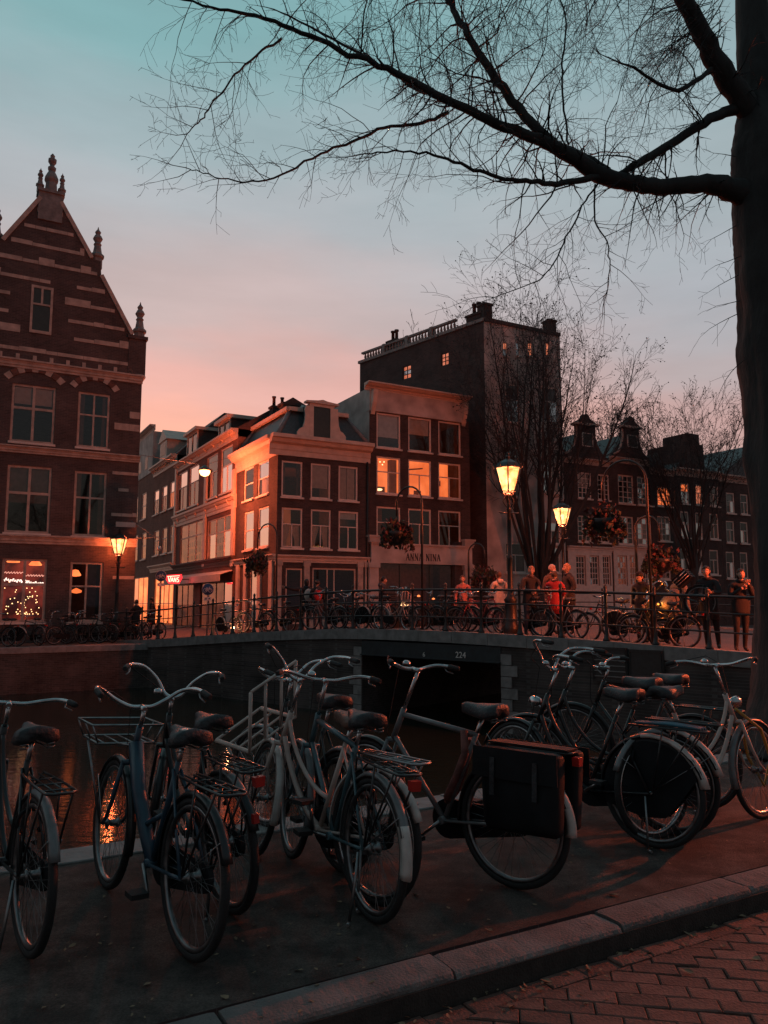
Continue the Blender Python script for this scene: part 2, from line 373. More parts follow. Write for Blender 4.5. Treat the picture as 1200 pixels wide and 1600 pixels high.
# brick pavers of the road: the ones the picture shows best are single bricks
road = bpy.data.objects.new('road', None); C.objects.link(road); road['kind'] = 'structure'; road.rotation_euler = (0, 0, TH)
def paver(l, wd, h):
    b = .0055; mb = MB()
    x0, y0 = l / 2, wd / 2
    vs = [(sx * x0, sy * y0, -h) for sx, sy in ((-1, -1), (1, -1), (1, 1), (-1, 1))] + [(sx * x0, sy * y0, -b) for sx, sy in ((-1, -1), (1, -1), (1, 1), (-1, 1))] + [(sx * (x0 - b), sy * (y0 - b), 0) for sx, sy in ((-1, -1), (1, -1), (1, 1), (-1, 1))]
    fs = [(8, 9, 10, 11)]
    for k in range(4): fs += [(k, (k + 1) % 4, 4 + (k + 1) % 4, 4 + k), (4 + k, 4 + (k + 1) % 4, 8 + (k + 1) % 4, 8 + k)]
    return mb.add(vs, fs)
BL, BW_ = .212, .104
pme = paver(BL - .005, BW_ - .005, .06).mesh('brick', M['paver'])
cand = []
PANG = R(-38); PC, PS = math.cos(PANG), math.sin(PANG)
for r in range(0, 96):
    for c in range(-40, 90):
        if r == 0: s, n, rot = c * BL, KERB_N - .014 - BW_ * .5, 0.0
        else:
            a_, b_2 = (c - 20) * BL + (BL / 2 if r % 2 else 0), -(r - 44) * BW_
            s = 1.2 + a_ * PC - b_2 * PS; n = 1.5 + a_ * PS + b_2 * PC; rot = PANG
            if n > KERB_N - .014 - BW_ + .11: continue
        p = qn(s, n); d = p.length
        vis = p.y > .4 and abs(p.x / p.y) < .56 and (1.73 / p.y) < .62
        cand.append((0 if vis else 1, d, s, n, rot))
cand.sort()
rest = MB()
proto_p = paver(BL - .005, BW_ - .005, .06)
for k, (h, d, s, n, rot) in enumerate(cand):
    z = -.118 + rng.gauss(0, .0028); rz = rot + rng.gauss(0, .012); tx = (rng.gauss(0, .012), rng.gauss(0, .012))
    lim = KERB_N - .014 - BW_ - .008
    if rot and n > lim - .13:      # cut bricks along the gutter course
        cr_, sr_ = math.cos(rz), math.sin(rz); x0, y0 = BL / 2 - .0025, BW_ / 2 - .0025
        pg = [(s + x * cr_ - y * sr_, n + x * sr_ + y * cr_) for x, y in ((-x0, -y0), (x0, -y0), (x0, y0), (-x0, y0))]; cut = []
        for (a, b) in zip(pg, pg[1:] + pg[:1]):
            if a[1] <= lim: cut.append(a)
            if (a[1] - lim) * (b[1] - lim) < 0: f_ = (lim - a[1]) / (b[1] - a[1]); cut.append((a[0] + (b[0] - a[0]) * f_, lim))
        if len(cut) < 3 or max(c[1] for c in cut) - min(c[1] for c in cut) < .02: continue
        cx_, cy_ = sum(c[0] for c in cut) / len(cut), sum(c[1] for c in cut) / len(cut)
        top = [(cx_ + (x - cx_) * .95, cy_ + (y - cy_) * .95) for x, y in cut]; q = len(cut)
        mb = MB().add([(x - cx_, y - cy_, -.06) for x, y in cut] + [(x - cx_, y - cy_, -.006) for x, y in cut] + [(x - cx_, y - cy_, 0) for x, y in top], [tuple(range(2 * q, 3 * q))] + [(o_ + i, o_ + (i + 1) % q, o_ + q + (i + 1) % q, o_ + q + i) for o_ in (0, q) for i in range(q)])
        if k < 300: o = mb.build('brick', M['paver'], road); o.location = (cx_, cy_, z)
        elif d < 9: rest.add([p + Vector((cx_, cy_, z)) for p in mb.v], mb.f)
        continue
    if k < 300:
        linked('brick', pme, road, (s, n, z), (tx[0], tx[1], rz))
    elif d < 9:
        Mx = Matrix.Translation((s, n, z)) @ Euler((tx[0], tx[1], rz)).to_matrix().to_4x4()
        rest.add([Mx @ p for p in proto_p.v], proto_p.f)
rest.build('brick_paving', M['paver'], road, kind='stuff')
sheet('far_road', -60, 90, KERB_N - .05 - 44 * BW_ - 30, KERB_N - .03 - 44 * BW_, -.118, M['road_far'])

# litter: dead leaves on road and pavement
lm = mat('dead leaf', (.30, .21, .13), .8, var=.4, rnd=.4)
lf = MB().add([(-.025, 0, 0), (-.005, -.014, .004), (.02, -.008, .001), (.032, 0, .006), (.018, .012, .008), (-.008, .013, .002)], [(0, 1, 2, 5), (2, 3, 4, 5)]).mesh('fallen_leaf', lm)
spots = [(985, 1477, 1), (1160, 1433, 1), (920, 1514, 1), (855, 1535, 1), (915, 1570, 1), (800, 1575, 1), (1075, 1520, 1), (1033, 1478, 1), (1180, 1500, 1), (1130, 1480, 1), (700, 1590, 1), (468, 1518, 0), (112, 1480, 0), (350, 1560, 0), (765, 1455, 0), (700, 1420, 0), (960, 1400, 0), (650, 1400, 0), (1100, 1340, 0), (230, 1540, 0), (420, 1480, 0), (560, 1500, 0)]
lvs = MB(); gut = []
for k in range(90):
    q_ = qn(rng.uniform(.5, 6), KERB_N - abs(rng.gauss(0, .09)) - .01)
    d_ = q_ - Vector((0, 0, EYE)); lvs_ = (q_, 1)
    gut.append(q_)
for k in range(150): spots.append((rng.uniform(0, 1200), rng.uniform(1300, 1600), None))
lv = bpy.data.objects.new('fallen_leaves', None)
for (u, v, onroad) in spots:
    p = onz(u, v, 0); n = p.dot(NN)
    if n < KERB_N: p = onz(u, v, -.118)
    sc_ = rng.uniform(.5, 1.15) if onroad is not None else rng.uniform(.25, .6)
    Mx = Matrix.Translation(p + Vector((0, 0, .006))) @ Euler((rng.uniform(-.3, .3), rng.uniform(-.3, .3), rng.uniform(0, 6))).to_matrix().to_4x4() @ Matrix.Scale(sc_, 4)
    lvs.add([Mx @ x.co for x in lf.vertices], [tuple(f.vertices) for f in lf.polygons])
for p in gut:
    Mx = Matrix.Translation(p + Vector((0, 0, -.110))) @ Euler((rng.uniform(-.5, .5), rng.uniform(-.5, .5), rng.uniform(0, 6))).to_matrix().to_4x4() @ Matrix.Scale(rng.uniform(.3, .9), 4)
    lvs.add([Mx @ x.co for x in lf.vertices], [tuple(f.vertices) for f in lf.polygons])
lvs.build('fallen_leaves', lm, None, kind='stuff')

# ------------------------------------------------------------------ bridge
BR, BD = Vector((7.36, 15.2, 0)), Vector((-.754, .656, 0)).normalized()
BP = Vector((BD.y, -BD.x, 0))           # from the near railing towards the far one
TZ = [(-14, -.05), (-8, .12), (-3, .40), (1, .57), (5.6, .74), (10.7, .77), (14.5, .60), (17.9, .37), (21, .15), (24.5, .01), (30, .0)]
def dz(t):
    if t <= TZ[0][0]: return TZ[0][1]
    for i in range(len(TZ) - 1):
        (a, za), (b, zb) = TZ[i], TZ[i + 1]
        if t <= b:
            m0 = (zb - TZ[i - 1][1]) / (b - TZ[i - 1][0]) if i else 0
            m1 = (TZ[i + 2][1] - za) / (TZ[i + 2][0] - a) if i + 2 < len(TZ) else 0
            h = b - a; x = (t - a) / h
            return (2 * x**3 - 3 * x**2 + 1) * za + (x**3 - 2 * x**2 + x) * h * m0 + (-2 * x**3 + 3 * x**2) * zb + (x**3 - x**2) * h * m1
    return TZ[-1][1]
def bt(t, off=0.0, dzz=0.0):
    p = BR + BD * t + BP * off
    return Vector((p.x, p.y, dz(t) + dzz))
def t_of(u, off=0.0):
    """where along the bridge the picture column u meets the line off metres behind the near railing"""
    o = BR + BP * off; k = ray(u, 950); k = k.x / k.y
    return (o.x - o.y * k) / (BD.y * k - BD.x)
T0, T1, WID = -8.0, 25.0, 11.0
bridge = thing('bridge', 'low humped brick bridge with a dark steel beam numbered 224 over the canal', 'bridge')
OP0, OP1 = t_of(782), t_of(566)
ts = [T0 + i * .5 for i in range(int((T1 - T0) / .5) + 1)]
# deck slab
mb = MB()
for i in range(len(ts) - 1):
    a, b = ts[i], ts[i + 1]
    mb.add([bt(a, .28), bt(b, .28), bt(b, WID - .28), bt(a, WID - .28)], [(0, 1, 2, 3)])
mb.build('deck', M['road_far'], bridge)
# edge stones along both sides
for off, wd in ((-.06, .36), (WID - .30, .36)):
    k = 0; t = T0
    while t < T1 - .01:
        a, b = t + .005, t + 1.095
        p = [bt(a, off), bt(b, off), bt(b, off + wd), bt(a, off + wd)]
        vs = [q + Vector((0, 0, .06)) for q in p] + [q + Vector((0, 0, -.23)) for q in p]
        MB().add(vs, [(0, 1, 2, 3), (7, 6, 5, 4), (0, 4, 5, 1), (1, 5, 6, 2), (2, 6, 7, 3), (3, 7, 4, 0)]).build('edge_stone', M['stone_grey'], bridge)
        t += 1.1
# abutment walls (near and far face), with the opening
def wallface(mb, a, b, off, z0=-2.2, top=-.228):
    n = max(1, int((b - a) / .5)); 
    for i in range(n):
        p, q = a + (b - a) * i / n, a + (b - a) * (i + 1) / n
        P, Q2 = bt(p, off, top), bt(q, off, top)
        mb.add([Vector((P.x, P.y, z0)), Vector((Q2.x, Q2.y, z0)), Q2, P], [(0, 1, 2, 3)])
for off in (0.0, WID):
    for a, b in ((T0, OP0), (OP1, T1)):
        mb = MB(); wallface(mb, a, b, off); mb.build('abutment_wall', M['brick_quay'], bridge)
mb = MB()
for t in (OP0, OP1):
    P, Q2 = bt(t, 0), bt(t, WID)
    mb.add([Vector((P.x, P.y, -2.2)), Vector((Q2.x, Q2.y, -2.2)), Q2 + Vector((0, 0, -.24)), P + Vector((0, 0, -.24))], [(0, 1, 2, 3)])
mb.build('passage_wall', M['brick_quay'], bridge)
mb = MB(); P = [bt(OP0 - .05, .02), bt(OP1 + .05, .02), bt(OP1 + .05, WID - .02), bt(OP0 - .05, WID - .02)]
mb.add([Vector((p.x, p.y, .36)) for p in P], [(0, 1, 2, 3)]); mb.build('soffit', M['iron'], bridge)
steel = mat('bridge steel', (.020, .030, .034), .55, .0, var=.35, scale=6, bump=.2)
for off in (.03, WID - .03):
    a, b = bt(OP0 + .002, off), bt(OP1 - .002, off)
    MB().bar((a.x, a.y, .30), (b.x, b.y, .30), .10, .40).build('steel_beam', steel, bridge)
    MB().bar((a.x, a.y, .115), (b.x, b.y, .115), .26, .03).build('beam_flange', steel, bridge)
# stone quoins on both jambs of the opening
for t, sg in ((OP0, -1), (OP1, 1)):
    for k in range(7):
        z0 = -1.55 + k * .27; wd = .46 if k % 2 else .30
        a, b = bt(t, -.012), bt(t + sg * wd, -.012)
        if z0 + .25 < dz(t) - .25:
            MB().bar((a.x, a.y, z0 + .125), (b.x, b.y, z0 + .125), .05, .25).build('quoin', M['stone_grey'], bridge)
def glyphs(text, size, depth):
    cu = bpy.data.curves.new('lettering', 'FONT'); cu.body = text; cu.size = size; cu.extrude = depth; cu.align_x = 'CENTER'; cu.resolution_u = 3
    o = bpy.data.objects.new('lettering', cu); C.objects.link(o)
    dg = bpy.context.evaluated_depsgraph_get(); me = bpy.data.meshes.new_from_object(o.evaluated_get(dg))
    bpy.data.objects.remove(o); bpy.data.curves.remove(cu); return me
wl = mat('white lettering', (.7, .68, .64), .6, var=.1)
brz = math.atan2(-BD.y, -BD.x)           # local x runs left to right along the near face
for u, v, tx, sz in ((720, 1028, '224', .22), (663, 1026, '6', .17)):
    me = glyphs(tx, sz, .006); me.materials.append(wl)
    p = bt(t_of(u), -.032); zc = at(u, v, p.y).z
    linked('number', me, bridge, (p.x, p.y, zc), (math.pi / 2, 0, brz), label='white painted bridge number %s on the dark beam' % tx)
# dark framed grille panels on the right abutment
fa = thing('grille_panel', 'dark framed grille panels fixed to the brick bridge wall below the railing', 'panel', (0, 0, 0))
for u0, u1, v0, v1, gr in ((928, 978, 1012, 1062, True), (983, 1034, 1016, 1056, False)):
    ta, tb = t_of(u0), t_of(u1); a, b = bt(ta, -.045), bt(tb, -.045)
    za, zb = at(u0, v1, a.y).z, at(u0, v0, a.y).z
    MB().bar((a.x, a.y, (za + zb) / 2), (b.x, b.y, (za + zb) / 2), .06, zb - za).build('board', M['iron'], fa)
    fr_ = MB()
    for z in (za, zb): fr_.bar((a.x - .03 * BP.x, a.y - .03 * BP.y, z), (b.x - .03 * BP.x, b.y - .03 * BP.y, z), .05, .05)
    for q in (a, b): fr_.box((q.x - .03 * BP.x, q.y - .03 * BP.y, (za + zb) / 2), (.05, .05, zb - za + .05))
    fr_.build('frame', M['iron'], fa)
    if gr:
        for k in range(5):
            z = za + (zb - za) * (k + .8) / 6
            MB().bar((a.x - .04 * BP.x, a.y - .04 * BP.y, z), (b.x - .04 * BP.x, b.y - .04 * BP.y, z), .02, .02).build('grille_bar', M['stone_grey'], fa)

# railings
def railing(label, off, ta, tb, posts):
    r = thing('bridge_railing', label, 'railing', (0, 0, 0), 0, 'iron railings along the bridge')
    prof = [(.085, .06), (.085, .10), (.06, .13), (.05, .22), (.038, .30), (.034, .62), (.045, .66), (.034, .70), (.032, 1.08), (.05, 1.11), (.05, 1.17), (.028, 1.20), (.045, 1.25), (.04, 1.29), (.012, 1.33)]
    me = MB().lathe(prof, 8).mesh('post', M['iron'])
    for t in posts: linked('post', me, r, bt(t, off), (0, 0, 0))
    for h, rad in ((1.14, .030), (.80, .018), (.42, .018)):
        n = int((tb - ta) / .6) + 1
        MB().tube([bt(ta + (tb - ta) * i / n, off, h) for i in range(n + 1)], rad, 6).build('rail', M['iron'], r)
    return r
post_t = [-6.8 + 1.115 * k for k in range(29)]
railing('dark iron post and rail bridge railing on the side nearest the water and bicycles', .10, T0 + .6, 24.6, post_t)
railing('dark iron bridge railing on the far side behind the people', WID - .10, T0 + .6, 23, [-6.8 + 1.9 * k for k in range(16)])

# ------------------------------------------------------------------ street lamps
lampglass = bpy.data.materials.new('lantern glass'); lampglass.use_nodes = True
t_ = lampglass.node_tree; t_.nodes.clear()
e_ = t_.nodes.new('ShaderNodeEmission'); e_.inputs[1].default_value = 2.6
tr_ = t_.nodes.new('ShaderNodeBsdfTransparent'); tr_.inputs[0].default_value = (1, .8, .6, 1); mx_ = t_.nodes.new('ShaderNodeMixShader'); o_ = t_.nodes.new('ShaderNodeOutputMaterial')
co_ = t_.nodes.new('ShaderNodeTexCoord'); nz_ = t_.nodes.new('ShaderNodeTexNoise'); nz_.inputs['Scale'].default_value = 5
rp_ = t_.nodes.new('ShaderNodeValToRGB'); rp_.color_ramp.elements[0].color = (1, .26, .06, 1); rp_.color_ramp.elements[1].color = (1, .62, .25, 1); rp_.color_ramp.elements[0].position = .35; rp_.color_ramp.elements[1].position = .6
t_.links.new(co_.outputs['Object'], nz_.inputs['Vector']); t_.links.new(nz_.outputs[0], rp_.inputs[0]); t_.links.new(rp_.outputs[0], e_.inputs[0])
mx_.inputs[0].default_value = .5; t_.links.new(tr_.outputs[0], mx_.inputs[1]); t_.links.new(e_.outputs[0], mx_.inputs[2]); t_.links.new(mx_.outputs[0], o_.inputs[0])
LAMPC = (1.0, .16, .06)
def lamp_light(parent, z, watts, rad=.12, col=LAMPC):
    d = bpy.data.lights.new('lamp_light', 'POINT'); d.energy = watts; d.color = col; d.shadow_soft_size = rad
    o = bpy.data.objects.new('lamp_light', d); C.objects.link(o); o.parent = parent; o.location = (0, 0, z); return o
def street_lamp(label, loc, top, watts, rz=.2, wide=1.0):
    """crown lantern on an iron post; top = height of the finial above the base"""
    r = thing('street_lamp', label, 'street lamp', loc, rz, 'old crown lanterns on iron posts')
    h = top - 1.08
    MB().lathe([(.20, 0), (.20, .25), (.17, .30), (.15, .85), (.17, .90), (.11, 1.0), (.075, 1.15), (.065, 1.9), (.085, 1.94), (.06, 2.0), (.048, h - .45), (.075, h - .42), (.05, h - .36), (.042, h - .1), (.09, h - .06), (.05, h)], 10).build('post', M['iron'], r)
    MB().tube([(-.28, 0, h - .5), (.28, 0, h - .5)], .018, 6).build('ladder_bar', M['iron'], r)
    b0, b1 = .18 * wide, .36 * wide
    fr = MB(); z0, z1 = h + .05, h + .66
    for k in range(6):
        a = k * math.pi / 3; p0 = Vector((b0 * math.cos(a), b0 * math.sin(a), z0)); p1 = Vector((b1 * math.cos(a), b1 * math.sin(a), z1))
        a2 = (k + 1) * math.pi / 3; q0 = Vector((b0 * math.cos(a2), b0 * math.sin(a2), z0)); q1 = Vector((b1 * math.cos(a2), b1 * math.sin(a2), z1))
        fr.tube([p0, p1], .021, 4); fr.tube([p0, q0], .018, 4); fr.tube([p1, q1], .022, 4)
        s = .985
        MB().add([p0 * s, q0 * s, q1 * s, p1 * s], [(0, 1, 2, 3)]).xf(Matrix.Translation((0, 0, (z0 + z1) / 2 * (1 - s)))).build('glass_pane', lampglass, r)
        # scroll brackets under the lantern
        fr.tube([(.05 * math.cos(a), .05 * math.sin(a), z0 - .42), (.17 * math.cos(a), .17 * math.sin(a), z0 - .26), (.08 * math.cos(a), .08 * math.sin(a), z0 - .12), (b0 * math.cos(a), b0 * math.sin(a), z0)], .012, 4)
        for j in range(2):
            aa = a + j * math.pi / 6
            fr.tube([(b1 * math.cos(aa), b1 * math.sin(aa), z1), (b1 * 1.08 * math.cos(aa), b1 * 1.08 * math.sin(aa), z1 + .10)], [.02, .006], 4)
    fr.build('lantern_frame', M['iron'], r)
    MB().lathe([(b1 * 1.02, z1 + .015), (b1 * .78, z1 + .12), (b1 * .70, z1 + .125), (.09, z1 + .22), (.05, z1 + .24), (.075, z1 + .29), (.03, z1 + .33), (.045, z1 + .37), (.0, z1 + .42)], 6, smooth=False).build('lantern_cap', M['iron'], r)
    MB().ball((0, 0, z0 + .30), (.075, .075, .12)).build('bulb', M['bulb'], r)
    lamp_light(r, z0 + .30, watts)
    return r
p = bt(t_of(798, .45), .45)
street_lamp('tall lit lantern on the bridge railing beside the white-jacketed person', p, at(798, 706, p.y).z - p.z, 1600, .35)
p = bt(t_of(882, WID - .5), WID - .5)
street_lamp('smaller lit lantern at the far side of the bridge behind the red-jacketed person', p, at(882, 778, p.y).z - p.z, 1900, .1)
p = at(180, 1000, 31.2); p.z = .0
street_lamp('lit lantern beside the corner of the tall banded brick building', p, at(180, 826, p.y).z, 420, .5, .95)
p = bt(-5.6, .6)
street_lamp('lit lantern at the near end of the bridge beyond the thick tree trunk', p, 4.9, 22000, .3)
# ------------------------------------------------------------------ buildings
def hit(P, d, u):
    """distance along the plan line P + d*t where it crosses picture column u"""
    k = ray(u, 900); k = k.x / k.y
    return (P.x - P.y * k) / (d.y * k - d.x)
def plan(u, Y): p = at(u, 940, Y); return Vector((p.x, p.y, 0))

class Face:
    """one vertical face of a building: x along it, y into the building, z up, in the building's own space"""
    def __init__(s, root, A, B):
        s.root = root; s.A = A.copy(); s.A.z = 0; d = B - A; d.z = 0; s.W = d.length; s.d = d.normalized()
        s.n = Vector((-s.d.y, s.d.x, 0))
        Wm = Matrix.Translation(s.A) @ Matrix.Rotation(math.atan2(s.d.y, s.d.x), 4, 'Z')
        Rm = Matrix.Translation(root.location) @ Matrix.Rotation(root.rotation_euler.z, 4, 'Z')
        s.M = Rm.inverted() @ Wm
        s.holes = []
    def loc(s, u, v):
        r = ray(u, v); o = Vector((0, 0, EYE)); t = (s.A - o).dot(s.n) / r.dot(s.n); p = o + r * t
        return (p - s.A).dot(s.d), p.z
    def rect(s, u0, u1, vt, vb):
        vm = (vt + vb) / 2; um = (u0 + u1) / 2
        return s.loc(u0, vm)[0], s.loc(u1, vm)[0], s.loc(um, vb)[1], s.loc(um, vt)[1]
    def put(s, mb, name, m, parent=None, **k):
        return mb.xf(s.M).build(name, m, parent or s.root, **k)
    def plate(s, x0, x1, z0, z1, holes, y, dep, m, name, parent=None, **k):
        s.put(plate_mb(x0, x1, z0, z1, holes, y, dep), name, m, parent, **k)

def plate_mb(x0, x1, z0, z1, holes, y, dep, back=False, edges=False):
    xs = sorted({x0, x1, *[min(max(a, x0), x1) for h in holes for a in h[:2]]}); zs = sorted({z0, z1, *[min(max(a, z0), z1) for h in holes for a in h[2:]]})
    mb = MB(); ix = {}
    def V(a, b, yy):
        k = (round(a, 5), round(b, 5), yy)
        if k not in ix: ix[k] = len(mb.v); mb.v.append(Vector((a, yy, b)))
        return ix[k]
    def inh(a, b): return any(h[0] < a < h[1] and h[2] < b < h[3] for h in holes)
    for i in range(len(xs) - 1):
        for j in range(len(zs) - 1):
            if not inh((xs[i] + xs[i + 1]) / 2, (zs[j] + zs[j + 1]) / 2):
                for yy in ((y, y + dep) if back else (y,)):
                    mb.f.append((V(xs[i], zs[j], yy), V(xs[i + 1], zs[j], yy), V(xs[i + 1], zs[j + 1], yy), V(xs[i], zs[j + 1], yy))); mb.sm.append(False)
    for a, b, c, d in list(holes) + ([(x0, x1, z0, z1)] if edges else []):
        for (p, q), (r, t) in (((a, c), (b, c)), ((b, c), (b, d)), ((b, d), (a, d)), ((a, d), (a, c))):
            mb.f.append((V(p, q, y), V(r, t, y), V(r, t, y + dep), V(p, q, y + dep))); mb.sm.append(False)
    return mb

wrng = random.Random(5)
CELLS = {
    'T': [(0, 1, .60, 1), (0, .5, 0, .60), (.5, 1, 0, .60)],
    'one': [(0, 1, 0, 1)],
    'hung': [(0, 1, .5, 1), (0, 1, 0, .5)],
    'cross': [(0, .5, .62, 1), (.5, 1, .62, 1), (0, .5, 0, .62), (.5, 1, 0, .62)],
    'pair': [(0, .5, .0, 1), (.5, 1, .0, 1)],
}
def grid(nx, nz): return [(i / nx, (i + 1) / nx, j / nz, (j + 1) / nz) for i in range(nx) for j in range(nz)]
def window(F, r, style='T', lit=None, fm=None, glass=None, sill=True, curt=None, fw=.085, bw=.05, trim=True, dep=.09, cells=None):
    x0, x1, z0, z1 = r; F.holes.append(r)
    if curt is None and not lit and glass is None and x1 - x0 < 1.7: curt = wrng.choice((None, None, 'side', 'full', 'blind', 'blind2', 'net'))
    elif curt in ('side', 'net') and wrng.random() < .3: curt = wrng.choice(('blind', 'full', 'side'))
    fm = fm or M['white_paint']; cs = cells or CELLS[style]
    a, b, c, d = x0 + fw, x1 - fw, z0 + fw, z1 - fw
    hs = []
    for f0, f1, g0, g1 in cs:
        hs.append((a + (b - a) * f0 + (bw / 2 if f0 > 0 else 0), a + (b - a) * f1 - (bw / 2 if f1 < 1 else 0), c + (d - c) * g0 + (bw / 2 if g0 > 0 else 0), c + (d - c) * g1 - (bw / 2 if g1 < 1 else 0)))
    f = F.put(plate_mb(x0 + .002, x1 - .002, z0 + .002, z1 - .002, hs, .045, .06, back=True), 'window', fm)
    for h in hs:
        F.put(MB().add([(h[0], .075, h[2]), (h[1], .075, h[2]), (h[1], .075, h[3]), (h[0], .075, h[3])], [(0, 1, 2, 3)]), 'pane', glass or M['glass'], f)
    if sill: F.put(MB().bb(x0 - .06, x1 + .06, -.10, .12, z0 - .09, z0 - .002), 'sill', M['white_paint'], f)
    if lit:
        mb = MB(); y0, y1 = .5, 1.1
        mb.add([(x0 - .1, y1, z0 - .1), (x1 + .1, y1, z0 - .1), (x1 + .1, y1, z1 + .1), (x0 - .1, y1, z1 + .1), (x0 - .1, .13, z0 - .1), (x1 + .1, .13, z0 - .1), (x1 + .1, .13, z1 + .1), (x0 - .1, .13, z1 + .1)], [(0, 1, 2, 3), (0, 4, 5, 1), (1, 5, 6, 2), (2, 6, 7, 3), (3, 7, 4, 0)])
        F.put(mb, 'lit_room', lit, f)
    if curt in ('blind', 'blind2'):
        zb_ = d - (d - c) * wrng.uniform(.15, .75); F.put(MB().bb(a + .02, b - .02, .15, .158, zb_, d).bb(a + .02, b - .02, .145, .165, zb_ - .03, zb_), 'blind', M['curtain'] if curt == 'blind' else M['drape'], f)
    elif curt:
        kind = curt
        for sg in (0, 1):
            mb = MB(); n = 14; vs = []; w_ = (b - a) / 2
            for j in range(7):
                g = j / 6
                for i in range(n + 1):
                    x = i / n
                    wd = {'net': .98 - .5 * math.sin(min(1, (1 - g) * 1.15) * 1.57) ** 2 * (.9 if g < .9 else 1), 'full': .97, 'side': .36}[kind]
                    xx = x * wd * w_; xx = a + xx if sg == 0 else b - xx
                    vs.append((xx, .20 + .022 * math.sin(x * 26 + g), c + (d - c) * (.62 if kind == 'net' else 1.0) * g))
            for j in range(6):
                for i in range(n): vs and mb.f.append((j * (n + 1) + i, j * (n + 1) + i + 1, (j + 1) * (n + 1) + i + 1, (j + 1) * (n + 1) + i)); 
            mb.sm = [True] * len(mb.f); mb.v = [Vector(p) for p in vs]
            F.put(mb, 'curtain', M['drape'] if kind == 'side' else M['curtain'], f)
    return f
def wins(F, us, vt, vb, style='T', zs=None, lits=None, **k):
    """a row of windows: vt, vb measured at the first one, the rest share its height"""
    r0 = F.rect(*us[0], vt, vb); out = []
    for i, (u0, u1) in enumerate(us):
        vm = (vt + vb) / 2
        r = (F.loc(u0, vm)[0], F.loc(u1, vm)[0], r0[2], r0[3])
        out.append(window(F, r, style, lit=(lits or {}).get(i), **k))
    return r0
def shell(F, z1, depth, m, x0=0, x1=None, z0=-.3, side=None, left=True):
    """front wall with its openings, sides, back and flat top"""
    x1 = F.W if x1 is None else x1
    F.put(plate_mb(x0, x1, z0, z1, F.holes, 0, .15), 'wall', m)
    mb = MB(); mb.add([(x0, .001, z0), (x0, depth, z0), (x0, depth, z1), (x0, .001, z1)], [(0, 1, 2, 3)])
    if left: F.put(mb, 'side_wall', side or m)
    mb = MB(); mb.add([(x1, .001, z0), (x1, depth, z0), (x1, depth, z1), (x1, .001, z1), (x0, depth, z0), (x0, depth, z1)], [(0, 1, 2, 3), (1, 4, 5, 2)])
    F.put(mb, 'side_wall', m)
    F.put(MB().add([(x0, 0.001, z1 - .02), (x1, .001, z1 - .02), (x1, depth, z1 - .02), (x0, depth, z1 - .02)], [(0, 1, 2, 3)]), 'ceiling', M['drape'])
def cornice(F, x0, x1, z, h, m=None, out=.35, name='cornice', brackets=0):
    mb = MB(); pr = [(0, 0), (-.06, 0), (-.06, h * .25), (-.10, h * .30), (-.10, h * .55), (-out * .6, h * .62), (-out * .75, h * .78), (-out, h * .82), (-out, h), (0, h)]
    mb.prism([(p, z + q) for p, q in pr], x0, x1, 'x')
    c = F.put(mb, name, m or M['cream_paint'])
    for k in range(brackets):
        x = x0 + (x1 - x0) * (k + .5) / brackets
        F.put(MB().prism([(-.10, z + h * .3), (-out * .72, z + h * .6), (-out * .72, z + h * .76), (-.10, z + h * .6)], x - .05, x + .05, 'x'), 'bracket', m or M['cream_paint'], c)
    return c
def house(name, label, A, B, cat='house', group=None):
    d = B - A; r = thing(name, label, cat, (A.x, A.y, 0), math.atan2(d.y, d.x), group); return r, Face(r, A, B)
def chimney(root, c, s, z0, z1, pots=2, m=None):
    ch = MB().box((c[0], c[1], (z0 + z1) / 2), (s[0], s[1], z1 - z0)).box((c[0], c[1], z1 - .08), (s[0] + .12, s[1] + .12, .12)).build('chimney', m or M['brick_dark'], root)
    for k in range(pots):
        MB().lathe([(.10, z1), (.09, z1 + .45), (.12, z1 + .47), (.12, z1 + .55)], 8, (c[0] + (k - (pots - 1) / 2) * s[0] * .6, c[1], 0)).build('chimney_pot', M['tile'], ch)

